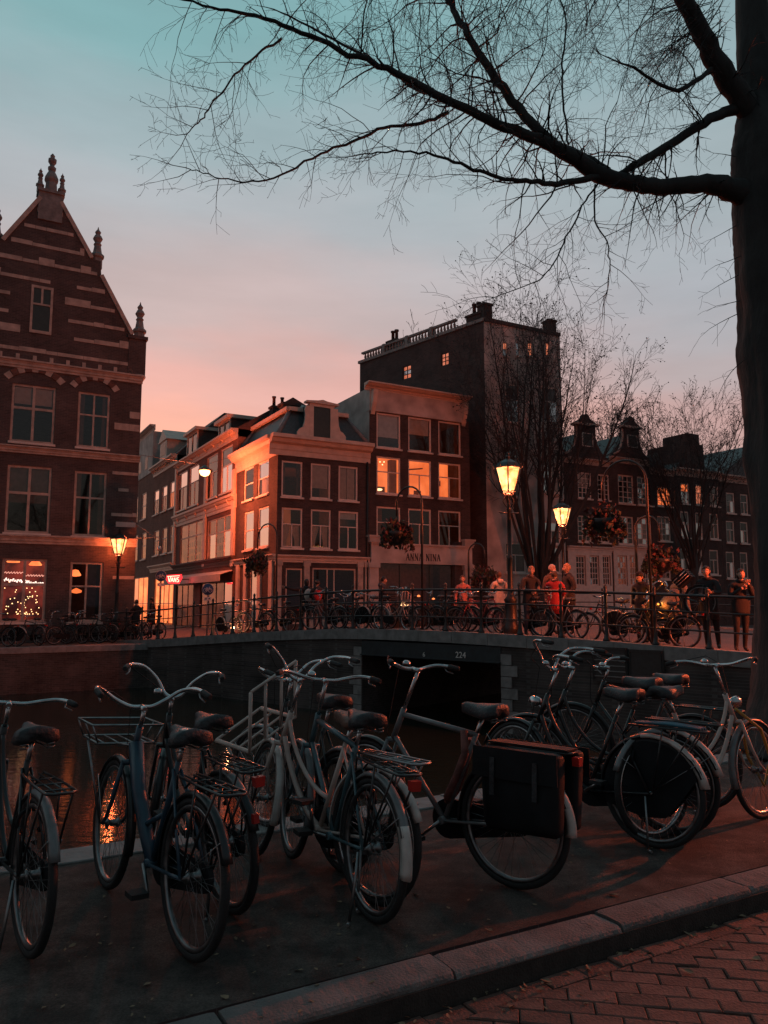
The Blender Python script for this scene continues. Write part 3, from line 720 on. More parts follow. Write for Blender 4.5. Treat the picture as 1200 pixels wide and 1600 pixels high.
# ============ tall banded brick building at the left
Bc = plan(209, 32); Ac = Bc - Q * 9.4
root, F = house('brick_hall', 'tall brick building with pale stone bands and a steep pinnacled gable', Ac, Bc, 'building')
xa = F.loc(80, 300)[0]
LB = [((17, 86), 602, 692, 'a'), ((121, 171), 614, 700, 'b'), ((8, 80), 728, 833, 'a'), ((114, 165), 737, 838, 'b'), ((1.5, 72), 873, 972, 'a'), ((105, 158), 878, 972, 'b')]
acell = [(0, .5, .0, .60), (.5, 1, 0, .60), (0, .5, .60, 1), (.5, 1, .60, 1)]
shopred = glowmat('red lit window display', (.42, .05, .03), .6, (.06, .012, .01), 1.6)
blocks = []
for k, ((u0, u1), vt, vb, kd) in enumerate(LB):
    r = F.rect(u0, u1, vt, vb)
    if k in (1, 3, 5): r = (F.rect(121, 171, 614, 700)[0] , F.rect(121, 171, 614, 700)[1], r[2], r[3])
    if k in (0, 2, 4): r = (F.rect(17, 86, 602, 692)[0], F.rect(17, 86, 602, 692)[1], r[2], r[3])
    gl = M['glass_shop'] if k > 3 else None
    f = window(F, r, lit=shopred if k == 4 else None, cells=acell, bw=.10 if kd == 'a' else .07, fm=M['stone'], fw=.09, glass=gl, curt='side' if k in (1, 3) else None)
    blocks.append(r)
    if kd == 'b':       # its twin left of the gable's middle, outside the picture
        w_ = r[1] - r[0]; x0 = 2 * xa - r[1] - .3; r2 = (x0 - .6, x0 - .6 + w_, r[2], r[3]); window(F, r2, cells=acell, fm=M['stone'], bw=.07); blocks.append(r2)
    if k == 5:          # a dim corridor with a warm hanging lamp
        mb = MB(); mb.bb(r[0] - .2, r[1] + .2, 3.0, 3.1, r[2] - .2, r[3] + .2); F.put(mb, 'back_wall', M['drape'], f)
        xl = r[0] + (r[1] - r[0]) * .25; zl = r[3] - .5
        F.put(MB().lathe([(.05, .22), (.12, .2), (.24, 0), (.20, -.04), (.05, -.06)], 12, (xl, 1.0, zl)), 'lampshade', M['lit_shop'], f)
        F.put(MB().tube([(xl, 1.0, zl + .2), (xl, 1.0, r[3] + .1)], .01, 4), 'cord', M['iron'], f)
        F.put(MB().lathe([(.03, .12), (.22, .02), (.2, -.06), (.03, -.1)], 8, (xl + .1, 1.2, r[2] + 1.25)), 'lampshade', M['lit'], f)
    if k == 4:          # garlands of small bulbs and white script on the glass
        bl = MB()
        for j in range(60):
            x = rng.uniform(r[0] + .15, r[1] - .15); z = r[2] + .3 + rng.random() ** 2 * 1.3
            bl.ball((x, .35 + rng.random() * .3, z), .022, 5, 3)
        F.put(bl, 'fairy_lights', M['bulb'], f, kind='stuff')
        for cx_, zc in ((r[0] + (r[1] - r[0]) * .26, r[2] + 1.65), (r[0] + (r[1] - r[0]) * .76, r[2] + 1.55)):
            pts = [(cx_ - .52 + 1.04 * i / 40, .30, zc - .02 * i / 10 + .065 * math.sin(i * 1.9) + .03 * math.sin(i * .7)) for i in range(41)]
            F.put(MB().tube(pts, .016, 4), 'neon_script', glowmat('white neon', (1, .72, .62), 2.2), f)
            pts = [(cx_ - .4 + .8 * i / 24, .30, zc + .26 + .04 * math.sin(i * 2.1)) for i in range(25)]
            F.put(MB().tube(pts, .012, 4), 'neon_script', glowmat('pink neon', (1, .4, .3), 1.6), f)
            F.put(MB().lathe([(.03, .18), (.12, .14), (.25, -.02), (.22, -.05)], 10, (cx_, .6, zc + .72)), 'lampshade', M['lit_shop'], f)
EAVE = F.loc(150, 588)[1]
shell(F, EAVE, 12, M['brick_gable'])
# gable outline
Rp = [F.loc(u, v) for u, v in ((226, 588), (227, 527), (206, 524), (158, 432), (157, 409), (143, 405), (95, 318))]
out = [(max(x, .0), z) for x, z in Rp]; left = [(2 * xa - x, z) for x, z in reversed(Rp)]
zt = out[-1][1]
F.put(MB().prism([(x, z) for x, z in out] + left, -.06, .42), 'gable', M['brick_gable'])
# coping along the slopes
def slope_coping(sg):
    mb = MB(); pts = [(xa + sg * (x - xa), z) for x, z in Rp]
    for i, j in ((2, 3), (5, 6)):
        a, b = pts[i], pts[j]; mb.bar((a[0], .18, a[1] + .03), (b[0], .18, b[1] + .03), .62, .16)
    F.put(mb, 'coping', M['stone'])
slope_coping(1); slope_coping(-1)
def pinnacle(x, z, s, name='pinnacle'):
    pr = [(.26, 0), (.26, .5), (.34, .55), (.34, .66), (.22, .78), (.16, 1.15), (.20, 1.22), (.13, 1.32), (.24, 1.52), (.16, 1.68), (.10, 1.74), (.15, 1.86), (.05, 2.0), (.01, 2.15)]
    F.put(MB().lathe([(r_ * s, q * s) for r_, q in pr], 8, (x, .18, z), a0=.39, smooth=False), name, M['stone_grey'])
for sg in (1, -1):
    x, z = Rp[4]; pinnacle(xa + sg * (x - xa - .12), z - .25, .86)
    x, z = Rp[1]; pinnacle(xa + sg * (x - xa - .22), z - .25, .86)
z6 = Rp[6][1]
F.put(MB().bb(xa - .46, xa + .46, -.12, .5, z6 - .9, z6 + .36).bb(xa - .52, xa + .52, -.18, .56, z6 + .30, z6 + .42), 'gable_top_block', M['stone_grey'])
for sg in (-1, 1): pinnacle(xa + sg * .42, z6 + .36, .50)
ztop = F.loc(80, 236)[1]; hh = ztop - z6 - .3
F.put(MB().lathe([(.26, 0), (.24, hh * .20), (.22, hh * .30), (.28, hh * .36), (.28, hh * .40), (.20, hh * .50), (.12, hh * .58), (.16, hh * .61), (.17, hh * .66), (.09, hh * .70), (.10, hh * .74), (.17, hh * .80), (.17, hh * .86), (.08, hh * .90), (.10, hh * .94), (.02, hh)], 8, (xa, .18, z6 + .3), a0=.39, smooth=False), 'finial', M['stone_grey'])
# gable window, dark with pale surround
r = F.rect(51, 78, 452, 518)
F.put(plate_mb(r[0] - .09, r[1] + .09, r[2] - .12, r[3] + .10, [(r[0], r[1] , r[2], r[2] + (r[3] - r[2]) * .60), (r[0], (r[0] + r[1]) / 2 - .04, r[2] + (r[3] - r[2]) * .64, r[3]), ((r[0] + r[1]) / 2 + .04, r[1], r[2] + (r[3] - r[2]) * .64, r[3])], -.10, .035, edges=True, back=True), 'gable_window', M['stone'])
F.put(MB().bb(r[0], r[1], -.07, -.062, r[2], r[3]), 'pane', M['green_paint'])
gwin = (r[0] - .1, r[1] + .1, r[2] - .2, r[3] + .2)
# pale stone bands made of single blocks, broken by windows
stone_me = {}
def gab_half(z):
    pts = [(x - xa, zz_) for x, zz_ in Rp]
    for (xA, zA), (xB, zB) in zip(pts, pts[1:]):
        if min(zA, zB) <= z <= max(zA, zB) and abs(zA - zB) > .05: return xA + (xB - xA) * (z - zA) / (zB - zA)
    return pts[-1][0]
def band(z, h, x0, x1, y, skip, gap=.0):
    x = x0
    while x < x1 - .05:
        l = min(rng.choice((.42, .6, .8, 1.0)), x1 - x)
        if not any(a - .02 < x + l and x < b + .02 and c - h < z < d for a, b, c, d in skip) and rng.random() > gap:
            hh_ = h * rng.choice((1, 1, 1, 1.0, 1.3, 2.2))
            F.put(MB().bb(x + .006, x + l - .006, y - .015 - rng.random() * .012, y + .05, z, z + hh_), 'stone_block', M['stone'])
        x += l
zb = EAVE + .62
while zb < z6 - .6:
    hw = gab_half(zb + .2) - .15; band(zb, .14, xa - hw, xa + hw, -.06, [gwin], .05); zb += .74
for z in [F.loc(190, v)[1] for v in (652, 672, 742, 768, 807, 905, 925)]:
    band(z, .13, .1, F.W - .02, 0, [(a - .12, b + .12, c - .1, d + .1) for a, b, c, d in blocks], .25)
# strong string courses
for u, v, h in ((190, 590, .34), (190, 716, .28), (190, 848, .34)):
    z = F.loc(u, v)[1]; cornice(F, .05, F.W + .02, z - h / 2, h, M['stone'], .20, 'string_course')
# battlement-like blocks on the eaves band
for k in range(9):
    x = F.W - .5 - k * .62; z = F.loc(190, 590)[1] + .17
    F.put(MB().bb(x - .07, x + .07, -.10, .0, z, z + .22), 'stone_block', M['stone'])
# relieving arches over the top windows
for r in (blocks[0], blocks[1], blocks[2]):
    if r[2] < EAVE - 6: continue
    cx_ = (r[0] + r[1]) / 2; hw = (r[1] - r[0]) / 2 + .15; rise = .42 if hw < 1 else .75
    rad = (hw * hw + rise * rise) / (2 * rise); zc = r[3] + .12 + rise - rad; a1 = math.asin(min(1, hw / rad)); nb = 9 if hw < 1 else 13
    for k in range(nb):
        t0, t1 = -a1 + 2 * a1 * k / nb, -a1 + 2 * a1 * (k + .94) / nb
        pl = [(cx_ + q * math.sin(t), zc + q * math.cos(t)) for q, t in ((rad, t0), (rad, t1), (rad + .26, t1), (rad + .26, t0))]
        F.put(MB().prism(pl, -.035 - (.02 if k % 2 else 0), .02), 'voussoir', M['stone'] if k % 2 == 0 else M['brick_red'])
# corner turret corbel under the gable foot
x, z = Rp[0]
F.put(MB().lathe([(.05, -.42), (.12, -.38), (.16, -.25), (.28, -.05), (.28, .02)], 8, (F.W - .12, .10, z)), 'corbel', M['stone'])
F.put(MB().bb(F.W - .62, F.W + .10, -.10, .55, z, z + 1.62).bb(F.W - .68, F.W + .16, -.16, .6, z + 1.55, z + 1.70), 'corner_pier', M['brick_gable'])
# the main roof behind the gable
zr = F.loc(5, 352)[1]; hwid = F.W - xa
F.put(MB().add([(xa, .4, z6 + .1), (xa - 40, 7, zr), (xa, 14, z6 - .2), (F.W - .1, .4, EAVE + .3), (xa - 40, .4, EAVE), (F.W - .1, 14, EAVE), (xa - 40, 14, EAVE), (xa - 1.6, 7, zr), (2 * xa - F.W, .4, EAVE + .3)], [(0, 3, 5, 2), (8, 0, 7), (8, 7, 1, 4), (7, 2, 6, 1), (0, 2, 7)]), 'roof', M['slate'])
F.put(MB().bb(-40, -.01, .3, 12, -.3, EAVE), 'wing', M['brick_gable'])
F.put(MB().bar((-.35, .05, .9), (-.35, .05, .9), .01, .01), 'bracket', M['iron'])

# ============ corner house
Pc = plan(430.5, 36.0); Pr = Pc + Q * hit(Pc, Q, 576); Pl = Pc + NN * hit(Pc, NN, 367)
root, F = house('corner_house', 'three storey corner house with white sashes and a dark slate mansard roof', Pc, Pr)
Fs = Face(root, Pl, Pc)
nets = dict(curt='net')
wins(F, [(440, 472.7), (485.7, 516.7), (529, 559.3)], 720.5, 776.5, 'one', curt='side')
wins(F, [(440, 472.7), (485.7, 517), (529, 560)], 793.5, 856, 'T', curt='net')
wins(Fs, [(381, 396), (402.5, 419.5)], 730.5, 781.5, 'hung')
rr = wins(Fs, [(381, 396), (402.5, 419.5)], 799, 859, 'hung', lits={0: M['lit_dim'], 1: M['lit_dim']})
# shop front openings
zs0 = F.loc(436, 875)[1]
sm = M['cream_paint']
def shopwin(F, u0, u1, vt, vb, cells=None, lit=None, fm=None):
    return window(F, F.rect(u0, u1, vt, vb), 'one', fm=fm or sm, glass=M['glass_shop'], sill=False, cells=cells, lit=lit, fw=.07)
f = shopwin(F, 446, 472, 888, 975); 
f = shopwin(F, 488, 556, 888, 965, cells=[(0, .33, 0, 1), (.33, .5, 0, 1), (.5, 1, 0, 1)])
f2 = shopwin(Fs, 389, 402, 886, 984, cells=[(0, 1, 0, .3), (0, 1, .3, 1)], lit=M['lit_dim'])
ZC = F.loc(436, 709)[1]
shell(F, ZC, Fs.W, M['brick_dark'], left=False)
Fs.put(plate_mb(0, Fs.W - .002, -.3, ZC, Fs.holes, 0, .15), 'wall', M['brick_dark'])
zc1 = F.loc(431, 681)[1]
cornice(F, -.45, F.W + .05, ZC - .05, zc1 - ZC + .1, M['cream_paint'], .55)
cornice(Fs, -.05, Fs.W - .004, ZC - .05, zc1 - ZC + .09, M['cream_paint'], .55)
cornice(F, -.03, F.W, F.loc(436, 878)[1], .34, sm, .22, 'shop_cornice')
cornice(Fs, 0, Fs.W - .01, Fs.loc(420, 878)[1], .34, sm, .22, 'shop_cornice')
for u in (434, 478, 562, 573):
    x = F.loc(u, 940)[0]; F.put(MB().bb(x - .14, x + .14, -.10, .0, 0, zs0).bb(x - .18, x + .18, -.13, 0, 0, .5).bb(x - .18, x + .18, -.14, 0, zs0 - .25, zs0), 'pilaster', M['stone'])
for u in (372, 384, 406, 424):
    x = Fs.loc(u, 940)[0]; Fs.put(MB().bb(x - .22, x + .22, -.10, .0, 0, zs0), 'pilaster', M['cream_paint'])
x0, x1 = F.loc(480, 940)[0], F.loc(560, 940)[0]
F.put(MB().bb(x0, x1, -.06, 0, .1, .75), 'stall_riser', M['stone'])
# mansard
zb1, zm = zc1, F.loc(435, 629)[1]; ins = 1.0; D = Fs.W
bl_, fl, fr_, br_ = (-.1, D), (-.1, -.1), (F.W, -.1), (F.W, D)
tl, tf, tr, tb = (ins, D), (ins, ins), (F.W - ins * .9, ins), (F.W - ins * .9, D)
def p3(q, z): return (q[0], q[1], z)
MB().add([p3(bl_, zb1), p3(fl, zb1), p3(fr_, zb1), p3(br_, zb1), p3(tl, zm), p3(tf, zm), p3(tr, zm), p3(tb, zm)], [(0, 1, 5, 4), (1, 2, 6, 5), (2, 3, 7, 6), (3, 0, 4, 7)]).build('mansard_roof', M['slate'], root)
zap = F.loc(480, 605)[1]
MB().add([p3((ins - .15, D), zm), p3((ins - .15, ins - .15), zm), p3((F.W - ins * .8, ins - .15), zm), p3((F.W - ins * .8, D), zm), (F.W * .48, 3.2, zap), (F.W * .48, D - 2.5, zap)], [(0, 1, 4, 5), (1, 2, 4), (2, 3, 5, 4), (3, 0, 5), (3, 2, 1, 0)]).build('roof', M['slate'], root)
for a, b in ((fl, tf), (fr_, tr), (bl_, tl)):
    MB().tube([p3(a, zb1), p3(b, zm)], .11, 6).build('hip_lead', M['lead'], root)
MB().bar(p3((ins - .2, D), zm), p3((ins - .2, ins - .2), zm), .18, .20).bar(p3((ins - .2, ins - .2), zm), p3((F.W - ins * .8, ins - .2), zm), .18, .20).build('roof_edge', M['cream_paint'], root)
r = F.rect(489, 515, 637, 689); dm = MB()
dm.bb(r[0] - .22, r[1] + .22, -.02, 2.2, zb1 - .02, r[3] + .12)
F.put(dm, 'dormer', M['slate'])
F.put(plate_mb(r[0] - .22, r[1] + .22, r[2] - .05, r[3] + .14, [(r[0], r[1], r[2], r[3])], -.10, .07, back=True, edges=True), 'dormer_frame', M['cream_paint'])
F.put(MB().bb(r[0], r[1], -.055, -.045, r[2], r[3]), 'dormer_pane', M['green_paint'])
F.put(MB().prism([(r[0] - .42, r[3] + .15), (r[1] + .42, r[3] + .15), (r[1] + .42, r[3] + .24), ((r[0] + r[1]) / 2 + .25, r[3] + .30), ((r[0] + r[1]) / 2, r[3] + .36), ((r[0] + r[1]) / 2 - .25, r[3] + .30), (r[0] - .42, r[3] + .24)], -.18, .20), 'dormer_pediment', M['cream_paint'])
for sg in (-1, 1):
    xe = r[0] - .22 if sg < 0 else r[1] + .22; H = r[3] - zb1
    pl = [(0, 0), (1.0, 0), (1.05, .18 * H), (.8, .30 * H), (.55, .34 * H), (.42, .5 * H), (.34, .72 * H), (.40, .86 * H), (.3, 1.0 * H), (0, 1.0 * H)]
    F.put(MB().prism([(xe + sg * a * .62, zb1 + b) for a, b in pl], -.09, .03), 'dormer_scroll', M['cream_paint'])
chimney(root, (ins + .3, ins + .9), (.9, .6), zm - .1, F.loc(436, 612)[1], 0, M['brick_dark'])
chimney(root, (F.W * .4, 5.2), (.8, .5), zap - .6, zap + .25, 2)
# street name plate and alarm boxes on the corner, drain pipe
MB().tube([(F.W - .12, -.08, 0), (F.W - .12, -.08, ZC)], .05, 6).build('drain_pipe', M['iron'], root)
MB().bb(.15, .75, -.03, -.003, zs0 + .45, zs0 + .62).build('street_plate', M['green_paint'], root)

# ============ shoe shop building along the side street
Pv = Pl + NN * hit(Pl, NN, 271.5)
root, F = house('shop_building', 'orange-lit shop building with large upper display windows and a red neon sign', Pv, Pl)
wins(F, [(277, 292), (295, 310), (322, 339), (344, 362)], 738, 797, 'T', lits={}, curt='side')
pan = [(i / 3, (i + 1) / 3, 0, .66) for i in range(3)] + [(i / 3, (i + 1) / 3, .66, 1) for i in range(3)]
for u0, u1, vt, vb in ((281, 318, 816, 879), (323.5, 363, 808, 876)):
    f = window(F, F.rect(u0, u1, vt, vb), 'one', cells=pan, sill=False, lit=M['lit_dim'], glass=M['glass_shop'], fm=M['cream_paint'], fw=.08, bw=.07)
    r = F.rect(u0, u1, vt, vb); k = 0
    nx = 9
    for i in range(nx):
        for j in range(3):
            if rng.random() < .85:
                x = r[0] + .2 + (r[1] - r[0] - .4) * (i + .5) / nx; z = r[2] + .22 + j * .42
                F.put(MB().bb(x - .16, x + .16, .24, .27, z, z + rng.uniform(.22, .34)), 'display_card', M['curtain'] if rng.random() < .6 else M['brick_red'], f)
r = F.rect(274, 301, 913, 990); window(F, r, cells=grid(3, 1), lit=M['lit_dim'], sill=False, glass=M['glass_shop'], fm=M['green_paint'])
r = F.rect(312, 362, 908, 985); window(F, r, cells=grid(4, 1), lit=M['lit_dim'], sill=False, glass=M['glass_shop'], fm=M['green_paint'])
ZE = F.loc(320, 712)[1]
shell(F, ZE, 9, M['brick_red'])
cornice(F, 0, F.W, ZE - .1, .55, M['cream_paint'], .4, brackets=8)
cornice(F, 0, F.W, F.loc(330, 806)[1], .75, M['cream_paint'], .32, 'middle_cornice', 6)
cornice(F, 0, F.W, F.loc(340, 886)[1], .5, M['tile'], .30, 'fascia')
F.put(MB().prism([(-.05, 0), (-.75, -.25), (-.75, -.62), (-.72, -.62), (-.72, -.27), (-.05, -.06)], .3, F.W - .3, 'x').xf(Matrix.Translation((0, 0, F.loc(330, 894)[1]))), 'awning', M['curtain'])
for u in (273.5, 320.5, 365):
    x = F.loc(u, 850)[0]; za, zb_ = F.loc(u, 885)[1], F.loc(u, 735)[1]
    F.put(MB().bb(x - .22, x + .22, -.12, 0, za, zb_), 'pilaster', M['cream_paint'])
zr = F.loc(300, 664)[1]
F.put(MB().add([(0, -.1, ZE + .45), (F.W, -.1, ZE + .45), (F.W, 3.2, zr), (0, 3.2, zr), (F.W, 9, ZE), (0, 9, ZE)], [(0, 1, 2, 3), (3, 2, 4, 5), (1, 4, 2), (0, 3, 5)]), 'roof', M['tile'])
for u0, u1, vt, vb in ((289, 303, 680, 712), (338, 353, 662, 700)):
    r = F.rect(u0, u1, vt, vb)
    F.put(MB().bb(r[0] - .15, r[1] + .15, .25, 3, r[2] - .2, r[3] + .1), 'dormer', M['tile'])
    d_ = F.put(plate_mb(r[0] - .15, r[1] + .15, r[2] - .2, r[3] + .12, [(a, b, c, d) for a, b, c, d in ((r[0], (r[0] + r[1]) / 2 - .04, r[2], r[3]), ((r[0] + r[1]) / 2 + .04, r[1], r[2], r[3]))], .16, .08, back=True, edges=True), 'dormer_window', M['cream_paint'])
    F.put(MB().add([(r[0], .21, r[2]), (r[1], .21, r[2]), (r[1], .21, r[3]), (r[0], .21, r[3])], [(0, 1, 2, 3)]), 'pane', M['glass'], d_)
    F.put(MB().bb(r[0] - .4, r[1] + .4, -.05, 3, r[3] + .12, r[3] + .32), 'dormer_cornice', M['cream_paint'])
# red neon sign: a board on the wall with a V under a long bar, A, N, S
neon_r = glowmat('red neon', (1.0, .03, .035), 1.7); neon_w = glowmat('pink white neon', (1, .62, .40), 2.2)
sgn = thing('neon_sign', 'small red glowing neon shop sign with pale letters in the side street', 'sign')
p = F.A + F.d * F.loc(315, 906)[0] - F.n * 1.7; p.z = at(315, 905, p.y).z
sgn.location = p; sgn.rotation_euler = (0, 0, R(-14)); sgn.scale = (.82, .82, .82)
MB().prism([(-.60, .30), (.60, .36), (.66, .1), (.42, -.34), (-.42, -.30), (-.70, .12)], 0, .10).build('board', neon_r, sgn)
def strokes(segs, wd, y): 
    mb = MB()
    for k, (a, b) in enumerate(segs): mb.bar((a[0], y - .002 * k, a[1]), (b[0], y - .002 * k, b[1]), .02, wd)
    return mb
strokes([((-.5, .2), (.5, .25)), ((-.42, .16), (-.33, -.2)), ((-.33, -.2), (-.2, .2)), ((-.2, -.2), (-.09, .12)), ((-.09, .12), (.0, -.2)), ((-.15, -.08), (-.03, -.08)), ((.07, -.2), (.07, .12)), ((.07, .12), (.22, -.2)), ((.22, -.2), (.22, .12)), ((.45, .12), (.32, .1)), ((.32, .1), (.32, -.02)), ((.32, -.02), (.45, -.06)), ((.45, -.06), (.45, -.18)), ((.45, -.18), (.3, -.2))], .042, -.02).build('lettering', neon_w, sgn)
MB().bar((0, .1, 0), (1.5, 1.5, 0), .06, .06).build('bracket', M['iron'], sgn)
d = bpy.data.lights.new('sign_light', 'POINT'); d.energy = 40; d.color = (1, .05, .05); d.shadow_soft_size = .3
o = bpy.data.objects.new('sign_light', d); C.objects.link(o); o.parent = sgn; o.location = (0, -.4, 0)

# ============ two narrower houses further down the side street
P1 = Pv + NN * hit(Pv, NN, 235)
root, F = house('street_house', 'narrow orange-lit brick house with a bright shop next to the neon-signed building', P1, Pv, group='brick houses in the side street')
wins(F, [(240, 248), (252.5, 260.5), (264.5, 272)], 766, 804, 'T', lits={2: M['lit']})
wins(F, [(240, 248), (252.5, 260.5), (264.5, 272)], 829, 868, 'T')
window(F, F.rect(240, 270, 902, 985), cells=grid(4, 2), lit=M['lit_shop'], sill=False, glass=M['glass_shop'], fm=M['cream_paint'])
ZE = F.loc(250, 738)[1]; shell(F, ZE, 9, M['brick_red'])
cornice(F, 0, F.W, ZE - .15, .7, M['cream_paint'], .45, brackets=10)
cornice(F, 0, F.W, F.loc(252, 893)[1], .5, M['cream_paint'], .3, 'shop_cornice')
zr = F.loc(250, 664)[1]
F.put(MB().add([(0, -.1, ZE + .5), (F.W, -.1, ZE + .5), (F.W, 3.2, zr), (0, 3.2, zr), (F.W, 9, ZE), (0, 9, ZE)], [(0, 1, 2, 3), (3, 2, 4, 5), (1, 4, 2), (0, 3, 5)]), 'roof', M['tile'])
r = F.rect(248, 258, 690, 722); F.put(MB().bb(r[0], r[1], .1, 3, r[2], r[3]).prism([(r[0] - .3, r[3]), (r[1] + .3, r[3]), ((r[0] + r[1]) / 2, r[3] + .9)], .0, 3), 'dormer', M['cream_paint'])
F.put(MB().bb(r[0] + .25, r[1] - .25, .085, .095, r[2] + .5, r[3] - .2), 'dormer_pane', M['green_paint'])
P2 = P1 + NN * hit(P1, NN, 200)
root, F = house('street_house', 'dark brick house with a pale gable top at the end of the side street', P2, P1, group='brick houses in the side street')
wins(F, [(208, 215), (220.5, 228)], 778, 817, 'hung'); wins(F, [(208, 215), (220.5, 228)], 837, 877, 'hung')
window(F, F.rect(207, 230, 902, 985), cells=grid(3, 2), lit=M['lit_shop'], sill=False, glass=M['glass_shop'], fm=M['cream_paint'])
ZE = F.loc(216, 752)[1]; shell(F, ZE, 9, M['brick_red'])
z1 = F.loc(216, 695)[1]; xw = F.W
F.put(MB().prism([(xw * .25, ZE), (xw * .95, ZE), (xw * .95, z1), (xw * .25, z1)], -.05, 5), 'gable', M['plaster'])
cornice(F, xw * .2, xw, z1, .45, M['cream_paint'], .45)
for i in range(2):
    x = xw * (.42 + .28 * i); F.put(MB().bb(x - .5, x + .5, -.065, -.055, ZE + .5, ZE + 1.5), 'pane', M['green_paint'])
zr = F.loc(216, 660)[1]
F.put(MB().bb(-6, xw, 5.5, 10, 0, zr), 'rear_house', M['brick_dark'])

# ============ shop house with the lettered frieze
PA = Pr + Q * .02 + Vector((0, 0, 0)); PB = PA + Q * hit(PA, Q, 736)
root, F = house('shop_house', 'dark brick house with three orange-lit windows above a pale shop front', PA, PB)
us = [(588.4, 626), (638, 674), (685, 720)]
wins(F, us, 646.5, 700.6, 'one', curt='side')
pendant = wins(F, us, 714, 772, 'T', lits={0: M['lit'], 1: M['lit'], 2: M['lit']})
rm_ = MB()
for r in F.holes[-3:]:
    i_ = F.holes.index(r) % 3; W_, H_ = r[1] - r[0], r[3] - r[2]
    if i_ == 0:
        rm_.bb(r[0], r[0] + .5, .8, .9, r[2], r[2] + .75).bb(r[1] - .28, r[1] + .1, .6, .9, r[2], r[3]).bb(r[0] + .55, r[0] + .95, .85, .9, r[2], r[2] + .5)
        F.put(MB().ball((r[0] + W_ * .38, .7, r[2] + H_ * .16), (.17, .17, .06)), 'table_lamp', M['bulb'])
        for xk, zk in ((.3, .88), (.45, .93), (.55, .86), (.62, .94)): F.put(MB().ball((r[0] + W_ * xk, .8, r[2] + H_ * zk), .035), 'ceiling_spot', M['bulb'])
    elif i_ == 1:
        rm_.prism([(r[0], r[3] - .42), (r[1], r[3] - .22), (r[1], r[3] - .29), (r[0], r[3] - .50)], .85, .9).bb(r[1] - .5, r[1] - .1, .9, 1.0, r[2], r[2] + .45)
        F.put(MB().ball((r[0] + .14, .5, r[2] + H_ * .52), .055), 'wall_lamp', M['bulb'])
    else:
        rm_.bb(r[1] - .62, r[1] + .1, .3, .34, r[2], r[3]).bb(r[0] + .1, r[0] + .5, .9, 1.0, r[2], r[2] + .55).bb(r[0] + .55, r[0] + .72, .9, .95, r[2] + .8, r[2] + 1.1)
F.put(rm_, 'furniture', M['drape'])
wins(F, us, 792, 852, 'T')
f = window(F, F.rect(588, 722, 880, 990), cells=[(0, .26, .0, 1), (.26, .62, 0, 1), (.62, 1, 0, 1)], sill=False, fm=M['green_paint'], glass=M['glass_shop'])
r = F.rect(588, 722, 880, 990)
for xf, zf, s in ((.45, .42, .20), (.62, .3, .09), (.24, .3, .1), (.8, .34, .08)):
    x = r[0] + (r[1] - r[0]) * xf; z = r[2] + (r[3] - r[2]) * (1 - zf) - .6
    F.put(MB().lathe([(.3 * s, .7 * s), (1.0 * s, .1 * s), (1.1 * s, -.3 * s), (.3 * s, -.5 * s)], 10, (x, 1.2, z)), 'lampshade', M['bulb'] if s > .15 else M['lit_shop'], f)
F.put(MB().bb(r[0] - .1, r[1] + .1, 3.0, 3.1, r[2] - .2, r[3] + .2), 'back_wall', M['drape'], f)
ZT = F.loc(600, 640)[1]
shell(F, ZT, 9.5, M['brick_dark'], side=M['plaster'])
zc = F.loc(600, 604)[1]
F.put(MB().bb(-.02, F.W - .25, -.10, .3, ZT - .15, zc - .3), 'frieze', M['plaster'])
cornice(F, -.30, F.W - .12, zc - .32, .36, M['cream_paint'], .55)
for x in (.14, F.W - .45):
    F.put(MB().prism([(-.10, ZT - .35), (-.34, ZT + .25), (-.46, zc - .34), (-.10, zc - .34)], x - .12, x + .12, 'x'), 'console', M['cream_paint'])
F.put(MB().bb(0, F.W - .2, .3, 9.4, ZT, zc - .15), 'parapet', M['plaster'])
# shop front: piers, frieze and letters
z0, z1 = F.loc(600, 878)[1], F.loc(600, 851)[1]
F.put(MB().bb(.05, F.W - .02, -.16, -.02, z0, z1).bb(.0, F.W + .02, -.24, -.02, z1, z1 + .09).bb(.0, F.W + .02, -.20, -.02, z0 - .07, z0), 'shop_frieze', M['plaster'])
for u in (581.5, 730):
    x = F.loc(u, 930)[0]; F.put(MB().bb(x - .26, x + .26, -.20, 0, 0, z0 - .06).bb(x - .32, x + .32, -.27, 0, z0 - .3, z0 - .06).bb(x - .32, x + .32, -.25, 0, 0, .5), 'shop_pier', M['plaster'])
    F.put(MB().bb(x - .3, x + .3, -.30, -.0, z1 + .09, z1 + .34).bb(x - .36, x + .36, -.36, 0, z1 + .34, z1 + .44), 'urn_block', M['plaster'])
xl0, xl1 = F.loc(632, 866)[0], F.loc(685, 870)[0]; zl0, zl1 = F.loc(655, 877)[1] + .02, F.loc(655, 865.5)[1]
def serif(ch, x, w_, z0, z1, y):
    mb = MB(); k = [0]
    def st(a, b, t):
        k[0] += 1; mb.bar((x + a[0] * w_, y - .0015 * k[0], z0 + a[1] * (z1 - z0)), (x + b[0] * w_, y - .0015 * k[0], z0 + b[1] * (z1 - z0)), .02, t)
    if ch == 'A': st((.05, 0), (.5, 1), .028); st((.5, 1), (.95, 0), .06); st((.25, .36), (.75, .36), .026); st((-.06, .02), (.2, .02), .022); st((.76, .02), (1.1, .02), .022)
    if ch == 'N': st((.12, 0), (.12, 1), .028); st((.1, 1), (.88, 0), .06); st((.88, 0), (.88, 1), .028); st((-.04, .02), (.28, .02), .022); st((.72, .98), (1.04, .98), .022)
    if ch == 'I': st((.5, 0), (.5, 1), .06); st((.1, .02), (.9, .02), .022); st((.1, .98), (.9, .98), .022)
    return mb
